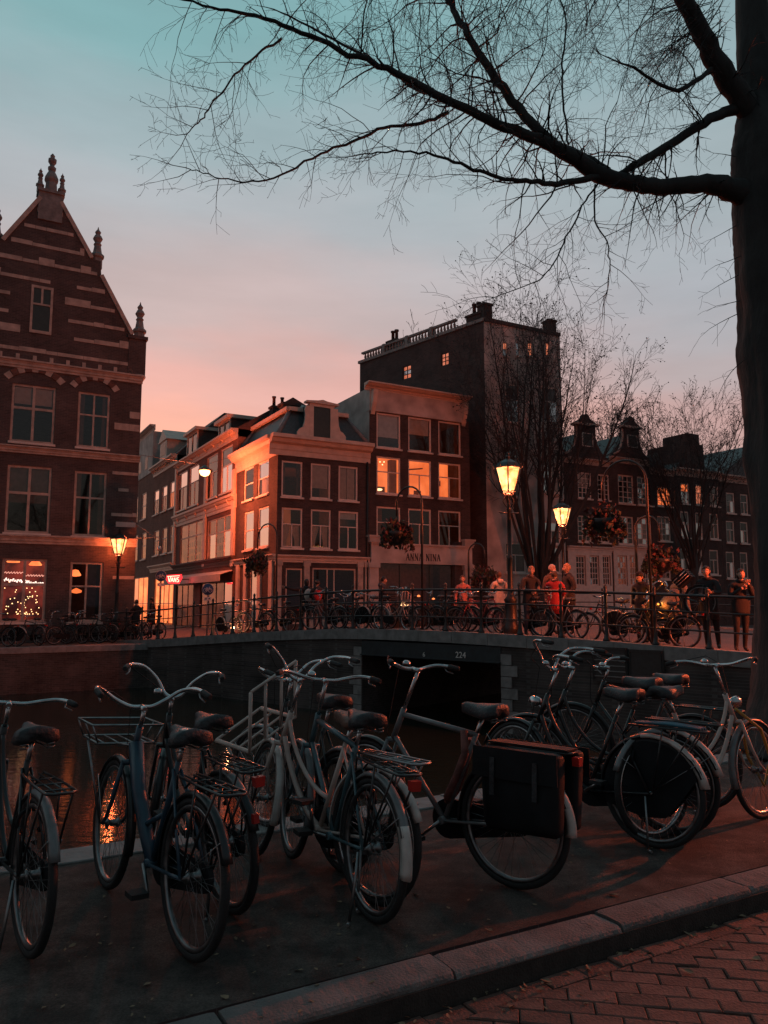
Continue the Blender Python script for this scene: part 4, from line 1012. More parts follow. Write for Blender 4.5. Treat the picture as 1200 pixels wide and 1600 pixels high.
word = 'ANNA NINA'; wds = {'A': 1.0, 'N': 1.05, 'I': .5, ' ': .6}; tot = sum(wds[c] for c in word) + .28 * 8; un = (xl1 - xl0) / tot; x = xl0
for ch in word:
    if ch != ' ': F.put(serif(ch, x, wds[ch] * un, zl0, zl1, -.165), 'letter', M['iron'])
    x += (wds[ch] + .28) * un

# ============ tall building behind: dark side wall and pale front
PT = PA + Q * hit(PA, Q, 762); PTl = plan(561, 49.8) ; PTr = plan(886, PT.y + 2.6)
root, F = house('tall_building', 'tall narrow building with a dark side wall, roof balustrade and pale bare front', PTl, PT, 'building')
ZH = F.loc(759, 500)[1]
rA = [F.rect(629, 642, 571, 592), F.rect(689, 701, 551, 571)]
for k, r in enumerate(rA): window(F, r, cells=grid(2, 3), lit=M['lit_pale'], sill=False, fm=M['iron'], fw=.05, bw=.035)
F.put(plate_mb(0, F.W, -.3, ZH, F.holes, 0, .15), 'wall', M['brick_dark'])
Fw = Face(root, PT, PTr)
def wrect(u0, u1, vt, vb): return Fw.rect(u0, u1, vt, vb)
for u0, u1 in ((786, 793), (806, 813), (825, 832), (853, 859)):
    window(Fw, wrect(u0, u1, 535, 556), cells=grid(1, 2), lit=M['lit_pale'], sill=True, fw=.04, bw=.03)
for (u0, u1, vt, vb) in ((788, 812, 698, 776), (788, 822, 815, 822 + 0), (790, 822, 848, 895), (848, 876, 700, 770), (848, 876, 815, 850), (846, 876, 848 + 6, 895), (790, 812, 600, 660), (848, 872, 605, 660)):
    if vb - vt > 20: window(Fw, wrect(u0, u1, vt, vb), 'T', curt='side')
Fw.put(plate_mb(0, Fw.W, -.3, ZH, Fw.holes, 0, .15), 'wall', M['plaster'])
o4 = PTl + (PTr - PT)
Rm = Matrix.Translation(root.location) @ Matrix.Rotation(root.rotation_euler.z, 4, 'Z'); Ri = Rm.inverted()
q = [Ri @ Vector((p.x, p.y, 0)) for p in (PT, PTr, o4, PTl)]
mb = MB()
for i, j in ((1, 2), (2, 3)): mb.add([(q[i].x, q[i].y, -.3), (q[j].x, q[j].y, -.3), (q[j].x, q[j].y, ZH), (q[i].x, q[i].y, ZH)], [(0, 1, 2, 3)])
mb.build('rear_wall', M['brick_dark'], root)
MB().add([(p.x, p.y, ZH - .01) for p in q], [(0, 1, 2, 3)]).build('roof', M['lead'], root)
F.put(MB().bb(-.1, F.W + .02, -.10, .20, ZH - .02, ZH + .16), 'roof_edge', M['stone_grey'])
Fw.put(MB().bb(.02, Fw.W, -.10, .22, ZH - .02, ZH + .20), 'roof_edge', M['tile'])
bme = MB().lathe([(.05, 0), (.09, .16), (.05, .34), (.07, .42)], 6).xf(Matrix.Identity(4)).mesh('baluster', M['stone_grey'])
x = .5; k = 0
while x < F.W - 2.2:
    p = F.M @ Vector((x, .05, ZH + .16))
    if k % 8 == 7: F.put(MB().bb(x - .12, x + .12, -.07, .17, ZH + .16, ZH + .74), 'pedestal', M['stone_grey'])
    else: linked('baluster', bme, root, p)
    x += .265; k += 1
F.put(MB().bb(.2, F.W - 2.1, -.06, .16, ZH + .58, ZH + .70), 'balustrade_rail', M['stone_grey'])
def fchim(F, x, y, s, z0, z1, pots):
    c = F.put(MB().bb(x - s[0] / 2, x + s[0] / 2, y - s[1] / 2, y + s[1] / 2, z0, z1).bb(x - s[0] / 2 - .06, x + s[0] / 2 + .06, y - s[1] / 2 - .06, y + s[1] / 2 + .06, z1 - .16, z1 - .04), 'chimney', M['brick_dark'])
    for k in range(pots):
        F.put(MB().lathe([(.11, z1), (.10, z1 + .55), (.15, z1 + .56), (.15, z1 + .66)], 8, (x + (k - (pots - 1) / 2) * .34, y, 0)), 'chimney_pot', M['tile'], c)
xx = F.loc(609, 560)[0]; fchim(F, xx, .45, (.9, .6), ZH, ZH + .95, 2)
xx = F.loc(737, 500)[0]; fchim(F, xx, .45, (1.1, .6), ZH, ZH + .75, 2)
fchim(Fw, .38, .4, (.6, .6), ZH, Fw.loc(770, 473)[1], 0); fchim(Fw, Fw.W - .35, .5, (.55, .6), ZH, Fw.loc(877, 499)[1], 0)
# a lower dark annex wall between shop house and pale front
F.put(MB().bb(F.W - 1.5, F.W - .4, -2.2, -.02, -.3, F.loc(745, 850)[1]), 'annex', M['brick_dark'])

# ============ gabled houses at the right
G0 = plan(887, PTr.y + .8)
def gabled(name, label, A, u1, rows, shop, roofv, gable, gw, wallm, lits=None, st=None, shopcells=None, group=None):
    B = A + Q * hit(A, Q, u1); root, F = house(name, label, A, B, group=group)
    for k, (us, vt, vb) in enumerate(rows): wins(F, us, vt, vb, st or 'T', lits=(lits or {}).get(k)) if st is None or isinstance(st, str) else [window(F, (F.loc(a, (vt + vb) / 2)[0], F.loc(b, (vt + vb) / 2)[0], F.loc(us[0][0], vb)[1], F.loc(us[0][0], vt)[1]), cells=st, bw=.035, lit=((lits or {}).get(k) or {}).get(i)) for i, (a, b) in enumerate(us)]
    return root, F, B
g33 = grid(3, 5)
root, F, G1 = gabled('gabled_house', 'dark gabled house with small-paned sashes beside the pale tall front', G0, 957, [([(903, 924), (934, 952)], 737, 778), ([(903, 924), (934, 952)], 805, 846)], None, 0, 0, 0, None, st=g33, group='gabled canal houses')
def panedshop(F, us, vt, vb, lits={}):
    for i, (a, b) in enumerate(us): window(F, F.rect(a, b, vt, vb), cells=grid(3, 5), sill=False, bw=.04, lit=lits.get(i), glass=M['glass_shop'])
    z1 = F.loc(us[0][0], vt - 7)[1]; z0 = F.loc(us[0][0], vb + 4)[1]
    return z0, z1
def timberfront(F, z0, z1, zb, holes):
    F.put(plate_mb(.1, F.W - .05, zb, z1, holes, -.045, .045, back=True, edges=True), 'timber_front', M['white_paint'])
    cornice(F, .05, F.W, z1, .30, M['white_paint'], .22, 'shop_cornice')
def rows_shop(F, us, lits):
    n0 = len(F.holes); z0, z1 = panedshop(F, us, 868, 915, lits)
    timberfront(F, z0, z1, .05, F.holes[n0:])
rows_shop(F, [(900, 915), (921.5, 936), (941.5, 954)], {})
ZE = F.loc(900, 722)[1]; shell(F, ZE, 9, M['brick_dark'])
cornice(F, 0, F.W, ZE - .1, .35, M['stone'], .25)
def neck(F, xc, w0, w1, z0, z1, z2, m):
    """a neck gable: a tall narrow middle with scrolled shoulders and a pediment"""
    R_ = [(w0 / 2, z0), (w0 / 2, z0 + .25), (w0 * .42, z0 + .35), (w0 * .34, z0 + (z1 - z0) * .28), (w1 / 2 + .12, z0 + (z1 - z0) * .5), (w1 / 2, z0 + (z1 - z0) * .72), (w1 / 2, z1), (w1 / 2 + .15, z1 + .05), (w1 / 2 + .15, z1 + .22), (.28, z2 - .3), (.18, z2 - .1), (0, z2)]
    pl = [(xc + a, b) for a, b in R_] + [(xc - a, b) for a, b in reversed(R_[:-1])]
    F.put(MB().prism(pl, -.05, .35), 'gable', m)
    for sg in (-1, 1):
        pts = [(xc + sg * (a - .02), .14, b + .04) for a, b in R_[1:7]]
        F.put(MB().tube(pts, .10, 6), 'gable_scroll', M['stone'])
    F.put(MB().bb(xc - w1 / 2 - .2, xc + w1 / 2 + .2, -.16, .45, z1 + .06, z1 + .2), 'gable_cornice', M['stone'])
    F.put(MB().bb(xc - .38, xc + .38, -.075, -.06, z0 + (z1 - z0) * .42, z0 + (z1 - z0) * .78), 'hoist_door', M['green_paint'])
    F.put(plate_mb(xc - .46, xc + .46, z0 + (z1 - z0) * .40, z0 + (z1 - z0) * .80, [(xc - .38, xc + .38, z0 + (z1 - z0) * .42, z0 + (z1 - z0) * .78)], -.09, .035, edges=True, back=True), 'hoist_frame', M['white_paint'])
    F.put(MB().bar((xc, -.7, z1 - .1), (xc, .3, z1 - .1), .10, .14), 'hoist_beam', M['iron'])
def saddle_roof(F, x0, x1, z0, z1, d=9):
    xc = (x0 + x1) / 2
    F.put(MB().add([(x0, .3, z0), (xc, .3, z1), (x1, .3, z0), (x0, d, z0), (xc, d, z1), (x1, d, z0)], [(0, 1, 4, 3), (1, 2, 5, 4), (0, 2, 1), (3, 4, 5)]), 'roof', M['slate'])
zg1, zg2 = F.loc(926, 668)[1], F.loc(926, 648)[1]
neck(F, F.W * .52, F.W * .9, F.W * .38, ZE + .2, zg1, zg2, M['brick_dark']); saddle_roof(F, .05, F.W - .05, ZE, zg1 - .3)
root, F, G2 = gabled('gabled_house', 'dark bell-gabled house with small-paned sashes behind the tall arched flower pole', G1 + Q * .02, 1021, [([(966, 990), (996, 1019)], 741, 786), ([(966, 990), (996, 1019)], 806, 850)], None, 0, 0, 0, None, st=g33, group='gabled canal houses')
rows_shop(F, [(965, 980), (984, 997), (1005, 1017)], {0: M['lit_dim'], 1: M['lit_dim']})
ZE = F.loc(975, 722)[1]; shell(F, ZE, 9, M['brick_dark']); cornice(F, 0, F.W, ZE - .1, .35, M['stone'], .25)
zg1, zg2 = F.loc(994, 672)[1], F.loc(994, 652)[1]
neck(F, F.W * .58, F.W * .8, F.W * .36, ZE + .2, zg1, zg2, M['brick_dark']); saddle_roof(F, .05, F.W - .05, ZE, zg1 - .3)
root, F, G3 = gabled('canal_house', 'low dark house with one wide orange-lit upper window', G2 + Q * .02, 1059, [([(1027, 1049)], 760, 790), ([(1028, 1048)], 806, 845), ([(1028, 1048)], 865, 905)], None, 0, 0, 0, None, lits={0: {0: M['lit']}}, st=grid(3, 4), group='canal houses at the right')
ZE = F.loc(1030, 740)[1]; shell(F, ZE, 9, M['brick_dark']); cornice(F, 0, F.W, ZE - .1, .4, M['stone'], .3); saddle_roof(F, 0, F.W, ZE, F.loc(1040, 708)[1])
root, F, G4 = gabled('canal_house', 'dark canal house with two orange-lit upper windows left of the trunk', G3 + Q * .02, 1131, [([(1064, 1077), (1087, 1098), (1109, 1123)], 755, 787), ([(1064, 1077), (1087, 1098), (1109, 1123)], 799, 840), ([(1064, 1077), (1087, 1098), (1109, 1123)], 857, 897)], None, 0, 0, 0, None, lits={0: {0: M['lit'], 1: M['lit_pale']}}, group='canal houses at the right')
ZE = F.loc(1070, 742)[1]; shell(F, ZE, 9, M['brick_dark']); cornice(F, 0, F.W, ZE - .1, .5, M['stone'], .35, brackets=7)
saddle_roof(F, 0, F.W, ZE, F.loc(1090, 700)[1]); xx = F.W * .45
F.put(MB().bb(xx - 1, xx + 1, -.02, 3, ZE + .4, F.loc(1095, 695)[1]).bb(xx - .6, xx + .6, -.04, 2, F.loc(1095, 695)[1], F.loc(1095, 680)[1]), 'roof_gable', M['brick_dark'])
root, F, G5 = gabled('canal_house', 'dark canal house with pale narrow sashes partly behind the trunk', G4 + Q * .02, 1262, [([(1135, 1148), (1157, 1169), (1185, 1200), (1220, 1238)], 770, 802), ([(1135, 1148), (1157, 1169), (1185, 1200), (1220, 1238)], 814, 848), ([(1135, 1148), (1157, 1169), (1185, 1200), (1220, 1238)], 862, 904)], None, 0, 0, 0, None, group='canal houses at the right')
ZE = F.loc(1140, 752)[1]; shell(F, ZE, 9, M['brick_dark']); cornice(F, 0, F.W, ZE - .1, .5, M['stone'], .35)
saddle_roof(F, 0, F.W, ZE, F.loc(1165, 690)[1])

# ============ lamp hung on wires across the side street
p = at(320, 736, 38.2)
hl = thing('hanging_lamp', 'bright street lamp hung on wires across the side street', 'street lamp', p)
MB().lathe([(.04, .30), (.10, .26), (.30, .10), (.34, .06), (.28, .02)], 12).build('lamp_hood', M['iron'], hl)
MB().lathe([(.27, .02), (.27, -.06), (.20, -.20), (.05, -.27)], 12).build('lamp_bowl', glowmat('bright lamp bowl', (1, .40, .14), 7), hl)
wr = MB(); a = Fs.A + Vector((0, 0, p.z + 1.4)) - p
wr.tube([(0, 0, .3), (a.x * .5, a.y * .5, .3 + a.z * .42), tuple(a)], .012, 4); b = Vector((-6.5, -4.5, 1.4))
wr.tube([(0, 0, .3), tuple(b * .5 - Vector((0, 0, .2))), tuple(b)], .012, 4); wr.build('wire', M['iron'], hl)
lamp_light(hl, -.5, 1800, .35, (1.0, .15, .055))
# warm light spilling from the bright shops at the end of the side street
# ------------------------------------------------------------------ bicycles
M['chrome'] = mat('worn chrome', (.46, .46, .47), .26, 1.0, var=.25, scale=18)
M['steel'] = mat('dull steel', (.24, .24, .245), .40, 1.0, var=.3, scale=20)
M['rubber'] = mat('tyre rubber', (.016, .016, .017), .75, var=.3, scale=12, bump=.3, bscale=120)
M['black_paint'] = mat('black bicycle paint', (.014, .016, .018), .32, var=.3, scale=14)
M['teal_paint'] = mat('blue grey bicycle paint', (.05, .105, .125), .35, var=.3, scale=10)
M['blue_paint'] = mat('navy bicycle paint', (.022, .055, .085), .36, var=.3, scale=10)
M['cream_bike'] = mat('cream bicycle paint', (.46, .37, .33), .38, var=.15, scale=12)
M['grey_bike'] = mat('grey bicycle paint', (.14, .145, .15), .35, var=.25, scale=12)
M['white_bike'] = mat('dirty white mudguard', (.50, .45, .42), .45, var=.25, scale=14)
M['red_bike'] = mat('red bicycle paint', (.28, .03, .025), .38, var=.2, scale=12)
M['leather'] = mat('black saddle cover', (.022, .026, .03), .5, var=.4, scale=20, bump=.3, bscale=70)
M['brown_saddle'] = mat('brown saddle', (.11, .055, .04), .5, var=.3, scale=20, bump=.2)
M['vinyl'] = mat('black vinyl', (.011, .012, .014), .62, spec=.15, var=.3, scale=6, bump=.25, bscale=14)
M['red_light'] = mat('red rear light', (.42, .025, .02), .25, var=.15)
M['orange_bag'] = mat('rust coloured lock chain sleeve', (.16, .055, .045), .8, var=.4, scale=16, bump=.5, bscale=50)
M['yellow_lock'] = mat('yellow lock cable', (.42, .24, .05), .45, var=.2)
M['lens'] = mat('lamp lens', (.6, .6, .6), .12, .3, var=.1)
M['rope'] = mat('blue plastic strap', (.03, .12, .17), .5, var=.3)
RW = .348
def arc(cx, cz, r, a0, a1, n, y=0): return [(cx + r * math.cos(R(a0 + (a1 - a0) * i / n)), y, cz + r * math.sin(R(a0 + (a1 - a0) * i / n))) for i in range(n + 1)]
def ringpts(cx, cz, r, n): return [(cx + r * math.cos(6.2832 * i / n), 0, cz + r * math.sin(6.2832 * i / n)) for i in range(n)]
def make_wheel(root, cx, hi, X, rim='steel', spin=0.0):
    n = 56 if hi else 26
    ty = MB().tube(ringpts(cx, RW, RW - .020, n), .0205 if hi else .022, 8 if hi else 5, closed=True).xf(X).build('wheel', M['rubber'], root)
    rm = MB()
    rp = [(-.014, .0), (-.012, .012), (.012, .012), (.014, 0), (.010, -.012), (-.010, -.012)]
    vs, fs = [], []; q = len(rp)
    for i in range(n):
        a = 6.2832 * i / n
        for y, dr in rp: vs.append((cx + (RW - .046 + dr) * math.cos(a), y, RW + (RW - .046 + dr) * math.sin(a)))
    for i in range(n):
        for j in range(q): fs.append((i * q + j, i * q + (j + 1) % q, ((i + 1) % n) * q + (j + 1) % q, ((i + 1) % n) * q + j))
    rm.add(vs, fs, True).xf(X).build('rim', M[rim], ty)
    sp = MB(); k = 36 if hi else 16
    for i in range(k):
        a = 6.2832 * i / k + spin; off = (.5 if i % 2 else -.5) * (1 if i % 4 < 2 else -1); y = .028 * (1 if i % 2 else -1)
        sp.tube([(cx + .024 * math.cos(a + off * 2.4), y, RW + .024 * math.sin(a + off * 2.4)), (cx + (RW - .05) * math.cos(a), y * .1, RW + (RW - .05) * math.sin(a))], .0013 if hi else .0022, 3, cap=False)
    sp.xf(X).build('spokes', M['steel'], ty, kind='stuff')
    RX = Matrix.Rotation(math.pi / 2, 3, 'X')
    MB().lathe([(.012, -.055), (.012, -.036), (.030, -.034), (.030, -.026), (.018, -.02), (.018, .02), (.030, .026), (.030, .034), (.012, .036), (.012, .055)], 10 if hi else 6, (cx, 0, RW), RX).xf(X).build('hub', M['steel'], ty)
    return ty
def make_guard(root, cx, a0, a1, hi, X, m='black_paint', tip=None, wd=.052):
    n = 26 if hi else 12; r = RW + .022; prof = [(-wd / 2, -.022), (-wd / 2 * .8, -.004), (0, .006), (wd / 2 * .8, -.004), (wd / 2, -.022), (wd / 2 * .75, -.010), (0, .001), (-wd / 2 * .75, -.010)]
    def seg(b0, b1, n, g=0):
        vs, fs = [], []; q = len(prof)
        for i in range(n + 1):
            a = R(b0 + (b1 - b0) * i / n)
            for y, dr in prof: vs.append((cx + (r + dr * (1 + g) + g * .002) * math.cos(a), y * (1 + g * .05), RW + (r + dr + g * .002) * math.sin(a)))
        for i in range(n):
            for j in range(q): fs.append((i * q + j, i * q + (j + 1) % q, (i + 1) * q + (j + 1) % q, (i + 1) * q + j))
        fs += [tuple(range(q)), tuple(range(n * q, (n + 1) * q))]
        return MB().add(vs, fs, True)
    g = seg(a0, a1, n).xf(X).build('mudguard', M[m], root)
    if tip: seg(tip[0], tip[1], 8, 1).xf(X).build('mudguard_tip', M[tip[2]], g)
    st = MB()
    for a in ((a1 - 14) if cx == 0 else (a0 + 14),):
        p = (cx + (r) * math.cos(R(a)), 0, RW + r * math.sin(R(a)))
        for s in (-1, 1): st.tube([(cx, .06 * s, RW), (p[0], .03 * s, p[2])], .003, 4)
    st.xf(X).build('mudguard_stay', M['steel'], g)
    return g
def bike(label, loc, heading, hi=True, frame='step', col='black_paint', guard='black_paint', tip=None, steer=0.0, lean=2.0, bars='omafiets', carrier=True, front_carrier=None, chaincase=True, skirt=False, pannier=False, saddle='leather', saddle_h=.97, red=True, headlight=False, bell=True, stand=True, lock=None, rim='steel', grip='rubber', crate=False, group=None, child=None, pitch=0, wrap=None, refl=False, torn=False, bar_rise=0.0, bar_w=1.0, strap=None):
    """rear wheel touches the ground at loc; heading in degrees to the left of straight ahead"""
    root = thing('bicycle', label, 'bicycle', loc, 0, group)
    root.rotation_euler = Euler((R(lean), -R(pitch), R(90 + heading)), 'XYZ')
    I = Matrix.Identity(4); WB = 1.10; s8 = 10 if hi else 6
    m = M[col]
    ax_d = Vector((-.39, 0, .921)); ax_o = Vector((WB - .065, 0, RW))
    S = Matrix.Translation(ax_o) @ Matrix.Rotation(R(steer), 4, ax_d) @ Matrix.Translation(-ax_o)
    def axp(h): return ax_o + ax_d * h
    make_wheel(root, 0, hi, I, rim, rng.random()); make_wheel(root, WB, hi, S, rim, rng.random())
    make_guard(root, 0, -8, 158 if frame != 'x' else 150, hi, I, guard, tip)
    make_guard(root, WB, 22, 195, hi, S, guard)
    # frame
    bb = Vector((.47, 0, .29)); st_top = Vector((.25, 0, .82)); hb, ht = axp(.43), axp(.60)
    fr = MB(); rt = .0155
    fr.tube([bb, st_top], rt, s8)
    fr.tube([hb - ax_d * .02, ht + ax_d * .02], .019, s8)
    for s in (-1, 1):
        fr.tube([bb + Vector((-.02, .03 * s, 0)), (.12, .052 * s, .33), (0, .062 * s, RW)], .009, 6)
        fr.tube([st_top + Vector((.015, .02 * s, -.04)), (.1, .052 * s, .52), (0, .062 * s, RW)], .008, 6)
    fr.tube([bb + Vector((0, -.045, 0)), bb + Vector((0, .045, 0))], .023, s8)
    if frame == 'diamond':
        fr.tube([ht - ax_d * .02, st_top + Vector((.0, 0, -.01))], .0165, s8); fr.tube([hb, bb], .0165, s8)
    elif frame == 'step':
        pts = [hb + ax_d * .03, Vector((.80, 0, .60)), Vector((.68, 0, .38)), bb]
        cur = [((1 - t) ** 3) * pts[0] + 3 * t * (1 - t) ** 2 * pts[1] + 3 * t * t * (1 - t) * pts[2] + t ** 3 * pts[3] for t in [i / 10 for i in range(11)]]
        fr.tube(cur, .0165, s8)
        pts = [ht - ax_d * .02, Vector((.78, 0, .72)), Vector((.62, 0, .50)), Vector((.40, 0, .47))]
        cur = [((1 - t) ** 3) * pts[0] + 3 * t * (1 - t) ** 2 * pts[1] + 3 * t * t * (1 - t) * pts[2] + t ** 3 * pts[3] for t in [i / 10 for i in range(11)]]
        fr.tube(cur, .0135, s8)
    elif frame == 'thick':
        fr.tube([axp(.52), Vector((.74, 0, .60)), Vector((.58, 0, .40)), bb], [.040, .038, .036, .034], 10)
        fr.tube([(.62, 0, .44), (.36, 0, .55)], .014, s8)
    fr.build('frame', m, root)
    # fork
    fk = MB()
    for s in (-1, 1):
        fk.tube([axp(.40) + Vector((0, .045 * s, 0)), axp(.16) + Vector((0, .055 * s, 0)), axp(.05) + Vector((.022, .058 * s, 0)), (WB, .058 * s, RW)], [.013, .012, .010, .009], 6)
    fk.tube([axp(.40) + Vector((0, -.052, 0)), axp(.40) + Vector((0, .052, 0))], .016, 6)
    fk.xf(S).build('fork', m, root)
    # stem and bar
    hz = .76 + bar_rise; c = axp(hz)
    hbm = MB().tube([axp(.60), axp(.60 + .5 * (hz - .60)), c], .0125, s8).tube([c + Vector((-.01, 0, 0)), c + Vector((.055, 0, .012))], .016, s8)
    k = c + Vector((.05, 0, .012)); W_ = bar_w
    if bars == 'omafiets': half = [(0, 0, 0), (.012, .06, .0), (.03, .14, .035), (.015, .215, .085), (-.05, .265, .105), (-.14, .288, .098), (-.24, .292, .08)]
    elif bars == 'flat': half = [(0, 0, 0), (.01, .08, .0), (.015, .16, .018), (-.005, .24, .035), (-.06, .30, .035), (-.12, .335, .025)]
    else: half = [(0, 0, 0), (.02, .05, .02), (.035, .11, .10), (.01, .19, .165), (-.06, .25, .18), (-.15, .275, .175), (-.25, .28, .165)]
    half = [Vector((a, b * W_, d)) for a, b, d in half]
    def smooth(ps, n=4):
        o = []
        for i in range(len(ps) - 1):
            p0, p1, p2, p3 = ps[max(i - 1, 0)], ps[i], ps[i + 1], ps[min(i + 2, len(ps) - 1)]
            for j in range(n):
                t = j / n; o.append(.5 * ((2 * p1) + (p2 - p0) * t + (2 * p0 - 5 * p1 + 4 * p2 - p3) * t * t + (3 * p1 - p0 - 3 * p2 + p3) * t ** 3))
        return o + [ps[-1]]
    hs = smooth(half) if hi else half
    full = [Vector((p.x, -p.y, p.z)) + k for p in reversed(hs[1:])] + [p + k for p in hs]
    hbm.tube(full, .0115 if hi else .015, s8)
    hbo = hbm.xf(S).build('handlebar', M['chrome'], root)
    for s in (-1, 1):
        a, b = half[-2], half[-1]; f = lambda p: Vector((p.x, p.y * s, p.z)) + k
        dd = (b - a).normalized()
        MB().tube([f(a + dd * .0), f(a + dd * .015), f(b - dd * .01), f(b + dd * .012)], [.013, .0175, .0165, .012], s8).xf(S).build('grip', M[grip], hbo)
        if hi:
            br = MB(); g = f(a); br.tube([g + Vector((.02, -.01 * s, -.012)), g + Vector((.0, -.012 * s, -.032)), f(b) + Vector((.03, -.01 * s, -.035))], .005, 5)
            br.xf(S).build('brake_lever', M['steel'], hbo)
    if hi:
        # cables
        cb = MB(); a = half[-2]
        cb.tube([Vector((a.x + .02, a.y, a.z)) + k, k + Vector((.09, .14, .07)), k + Vector((.10, .03, .0)), axp(.45) + Vector((.06, .02, 0)), axp(.40) + Vector((.03, 0, 0))], .003, 4)
        cb.xf(S).build('brake_cable', M['rubber'], hbo)
        if bell:
            MB().lathe([(.026, -.01), (.028, 0), (.024, .012), (.012, .02), (.0, .022)], 10, tuple(k + Vector((-.02, .09 * W_, .03)))).xf(S).build('bell', M['chrome'], hbo)
    if headlight:
        RY = Matrix.Rotation(math.pi / 2, 3, 'Y')
        p = axp(.52) + Vector((.09, 0, .03))
        hl_ = MB().lathe([(.012, -.06), (.030, -.045), (.040, -.01), (.043, .02), (.036, .03)], 12, tuple(p), RY).tube([axp(.50), p], .007, 5).xf(S).build('headlight', M['chrome'], root)
        MB().lathe([(.036, .031), (.030, .038), (.0, .042)], 12, tuple(p), RY).xf(S).build('lens', M['lens'], hl_)
    # saddle: lofted sections
    sz = saddle_h; sx = .25 - (sz - .82) * .40
    post = MB().tube([st_top - Vector((-.03, 0, .06)), (sx + .02, 0, sz - .06)], .0125, s8)
    post.build('seat_post', M['chrome'], root)
    sec = [(-.125, .060, .018), (-.115, .098, .03), (-.06, .112, .036), (.0, .085, .034), (.06, .045, .030), (.12, .028, .026), (.150, .018, .018)]
    n = 12 if hi else 8; vs = []; fs = []
    for i, (x, w_, h_) in enumerate(sec):
        for j in range(n):
            a = 6.2832 * j / n; y = w_ * math.copysign(abs(math.cos(a)) ** .7, math.cos(a)); z = h_ * math.sin(a)
            z = z if z > 0 else z * .9 - (.022 if abs(y) > w_ * .6 else 0)
            vs.append((sx + x + .01, y, sz - .005 + z + (.012 if i < 2 else 0) + (.008 if i > 4 else 0) - abs(y) * .12))
    for i in range(len(sec) - 1):
        for j in range(n): fs.append((i * n + j, i * n + (j + 1) % n, (i + 1) * n + (j + 1) % n, (i + 1) * n + j))
    fs += [tuple(range(n)), tuple(range((len(sec) - 1) * n, len(sec) * n))]
    sd = MB().add(vs, fs, True).build('saddle', M[saddle], root)
    if hi:
        sp = MB()
        for s in (-1, 1):
            sp.tube([(sx - .09 + .018 * math.cos(t), .06 * s + .018 * math.sin(t), sz - .075 + .05 * t / 18.8) for t in [q * .8 for q in range(24)]], .004, 4)
            sp.tube([(sx - .10, .05 * s, sz - .07), (sx + .02, .02 * s, sz - .06), (sx + .12, .012 * s, sz - .025)], .0045, 4)
        sp.build('saddle_spring', M['steel'], sd)
    if hi:      # ring lock on the seat stays
        MB().tube([(.115 + .0, .058 * math.cos(t), .555 + .062 * math.sin(t)) for t in [R(-50 + 280 * q / 12) for q in range(13)]], .011, 6).build('frame_lock', M['vinyl'], root)
        if torn: MB().ball((sx - .05, .015, sz + .024), (.05, .045, .006), 8, 4).build('saddle_tear', M['white_bike'], sd)
    # carrier
    if carrier:
        cz = .775; ca = MB(); pts = [(.14, .05, cz), (-.10, .065, cz), (-.34, .065, cz), (-.365, .04, cz), (-.365, -.04, cz), (-.34, -.065, cz), (-.10, -.065, cz), (.14, -.05, cz)]
        ca.tube(pts, .007, 6)
        for y in (-.022, .022): ca.tube([(.12, y, cz), (-.365, y, cz)], .0045, 5)
        for x in (-.02, -.15, -.28): ca.tube([(x, -.064, cz), (x, .064, cz)], .0045, 5)
        for s in (-1, 1):
            ca.tube([(-.03, .068 * s, RW + .02), (-.10, .066 * s, cz)], .006, 5); ca.tube([(-.05, .07 * s, RW + .03), (-.30, .066 * s, cz)], .006, 5)
            ca.tube([(.14, .05 * s, cz), (.20, .022 * s, .70)], .006, 5)
        ca.build('rear_carrier', M['black_paint' if col != 'cream_bike' else 'steel'], root)
    if strap:
        sb = MB(); 
        for y in (-.04, 0, .04): sb.tube([(.10, y, .79), (-.12, y * 1.2, .802), (-.34, y, .79)], .010, 5)
        sb.build('carrier_strap', M[strap], root)
    if red:
        z = .70 if carrier else .66
        MB().prism([(-.02, -.022), (.02, -.022), (.024, .018), (-.024, .018)], -.015, .02, 'y').xf(Matrix.Translation((-.385, 0, .735)) @ Matrix.Rotation(math.pi / 2, 4, 'Z') @ Matrix.Scale(1.15, 4)).build('rear_light', M['red_light'], root)
        a = R(148)
        if refl: MB().bar((RW * 1.07 * math.cos(a) - .012, 0, RW + RW * 1.07 * math.sin(a)), (RW * 1.07 * math.cos(a) - .04, 0, RW + RW * 1.07 * math.sin(a) + .003), .03, .045).build('reflector', M['red_light'], root)
    # drive
    ck = MB(); rr = rng.uniform(0, 6.28); RX = Matrix.Rotation(math.pi / 2, 3, 'X')
    for s, aa in ((-1, rr), (1, rr + math.pi)):
        e = bb + Vector((.165 * math.cos(aa), .075 * s, .165 * math.sin(aa)))
        ck = MB().tube([bb + Vector((0, .0, 0)), bb + Vector((0, .055 * s, 0))], .009, 6) if s == -1 else MB()
        cko = ck.tube([bb + Vector((0, .050 * s, 0)), e], [.011, .009], 6).build('crank', M['steel'], root)
        MB().box(e + Vector((0, .05 * s, 0)), (.09, .085, .024)).build('pedal', M['rubber'], cko)
    if chaincase:
        pl = []
        for i in range(11): a = R(-100 + 190 * i / 10 - 0); pl.append((bb.x + .115 * math.cos(a), bb.z + .115 * math.sin(a)))
        for i in range(9): a = R(92 + 170 * i / 8); pl.append((.0 + .065 * math.cos(a) - .02, RW - .01 + .065 * math.sin(a)))
        MB().prism(pl, -.066, -.040).build('chain_case', M['vinyl'], root)
    else:
        ch = MB().lathe([(.095, -.003), (.095, .003)], 20, (bb.x, -.048, bb.z), RX)
        for dz_, rz_ in ((.093, .035), (-.093, -.035)): ch.bar((bb.x, -.048, bb.z + dz_), (0, -.048, RW + rz_), .008, .012)
        ch.build('chain', M['steel'], root)
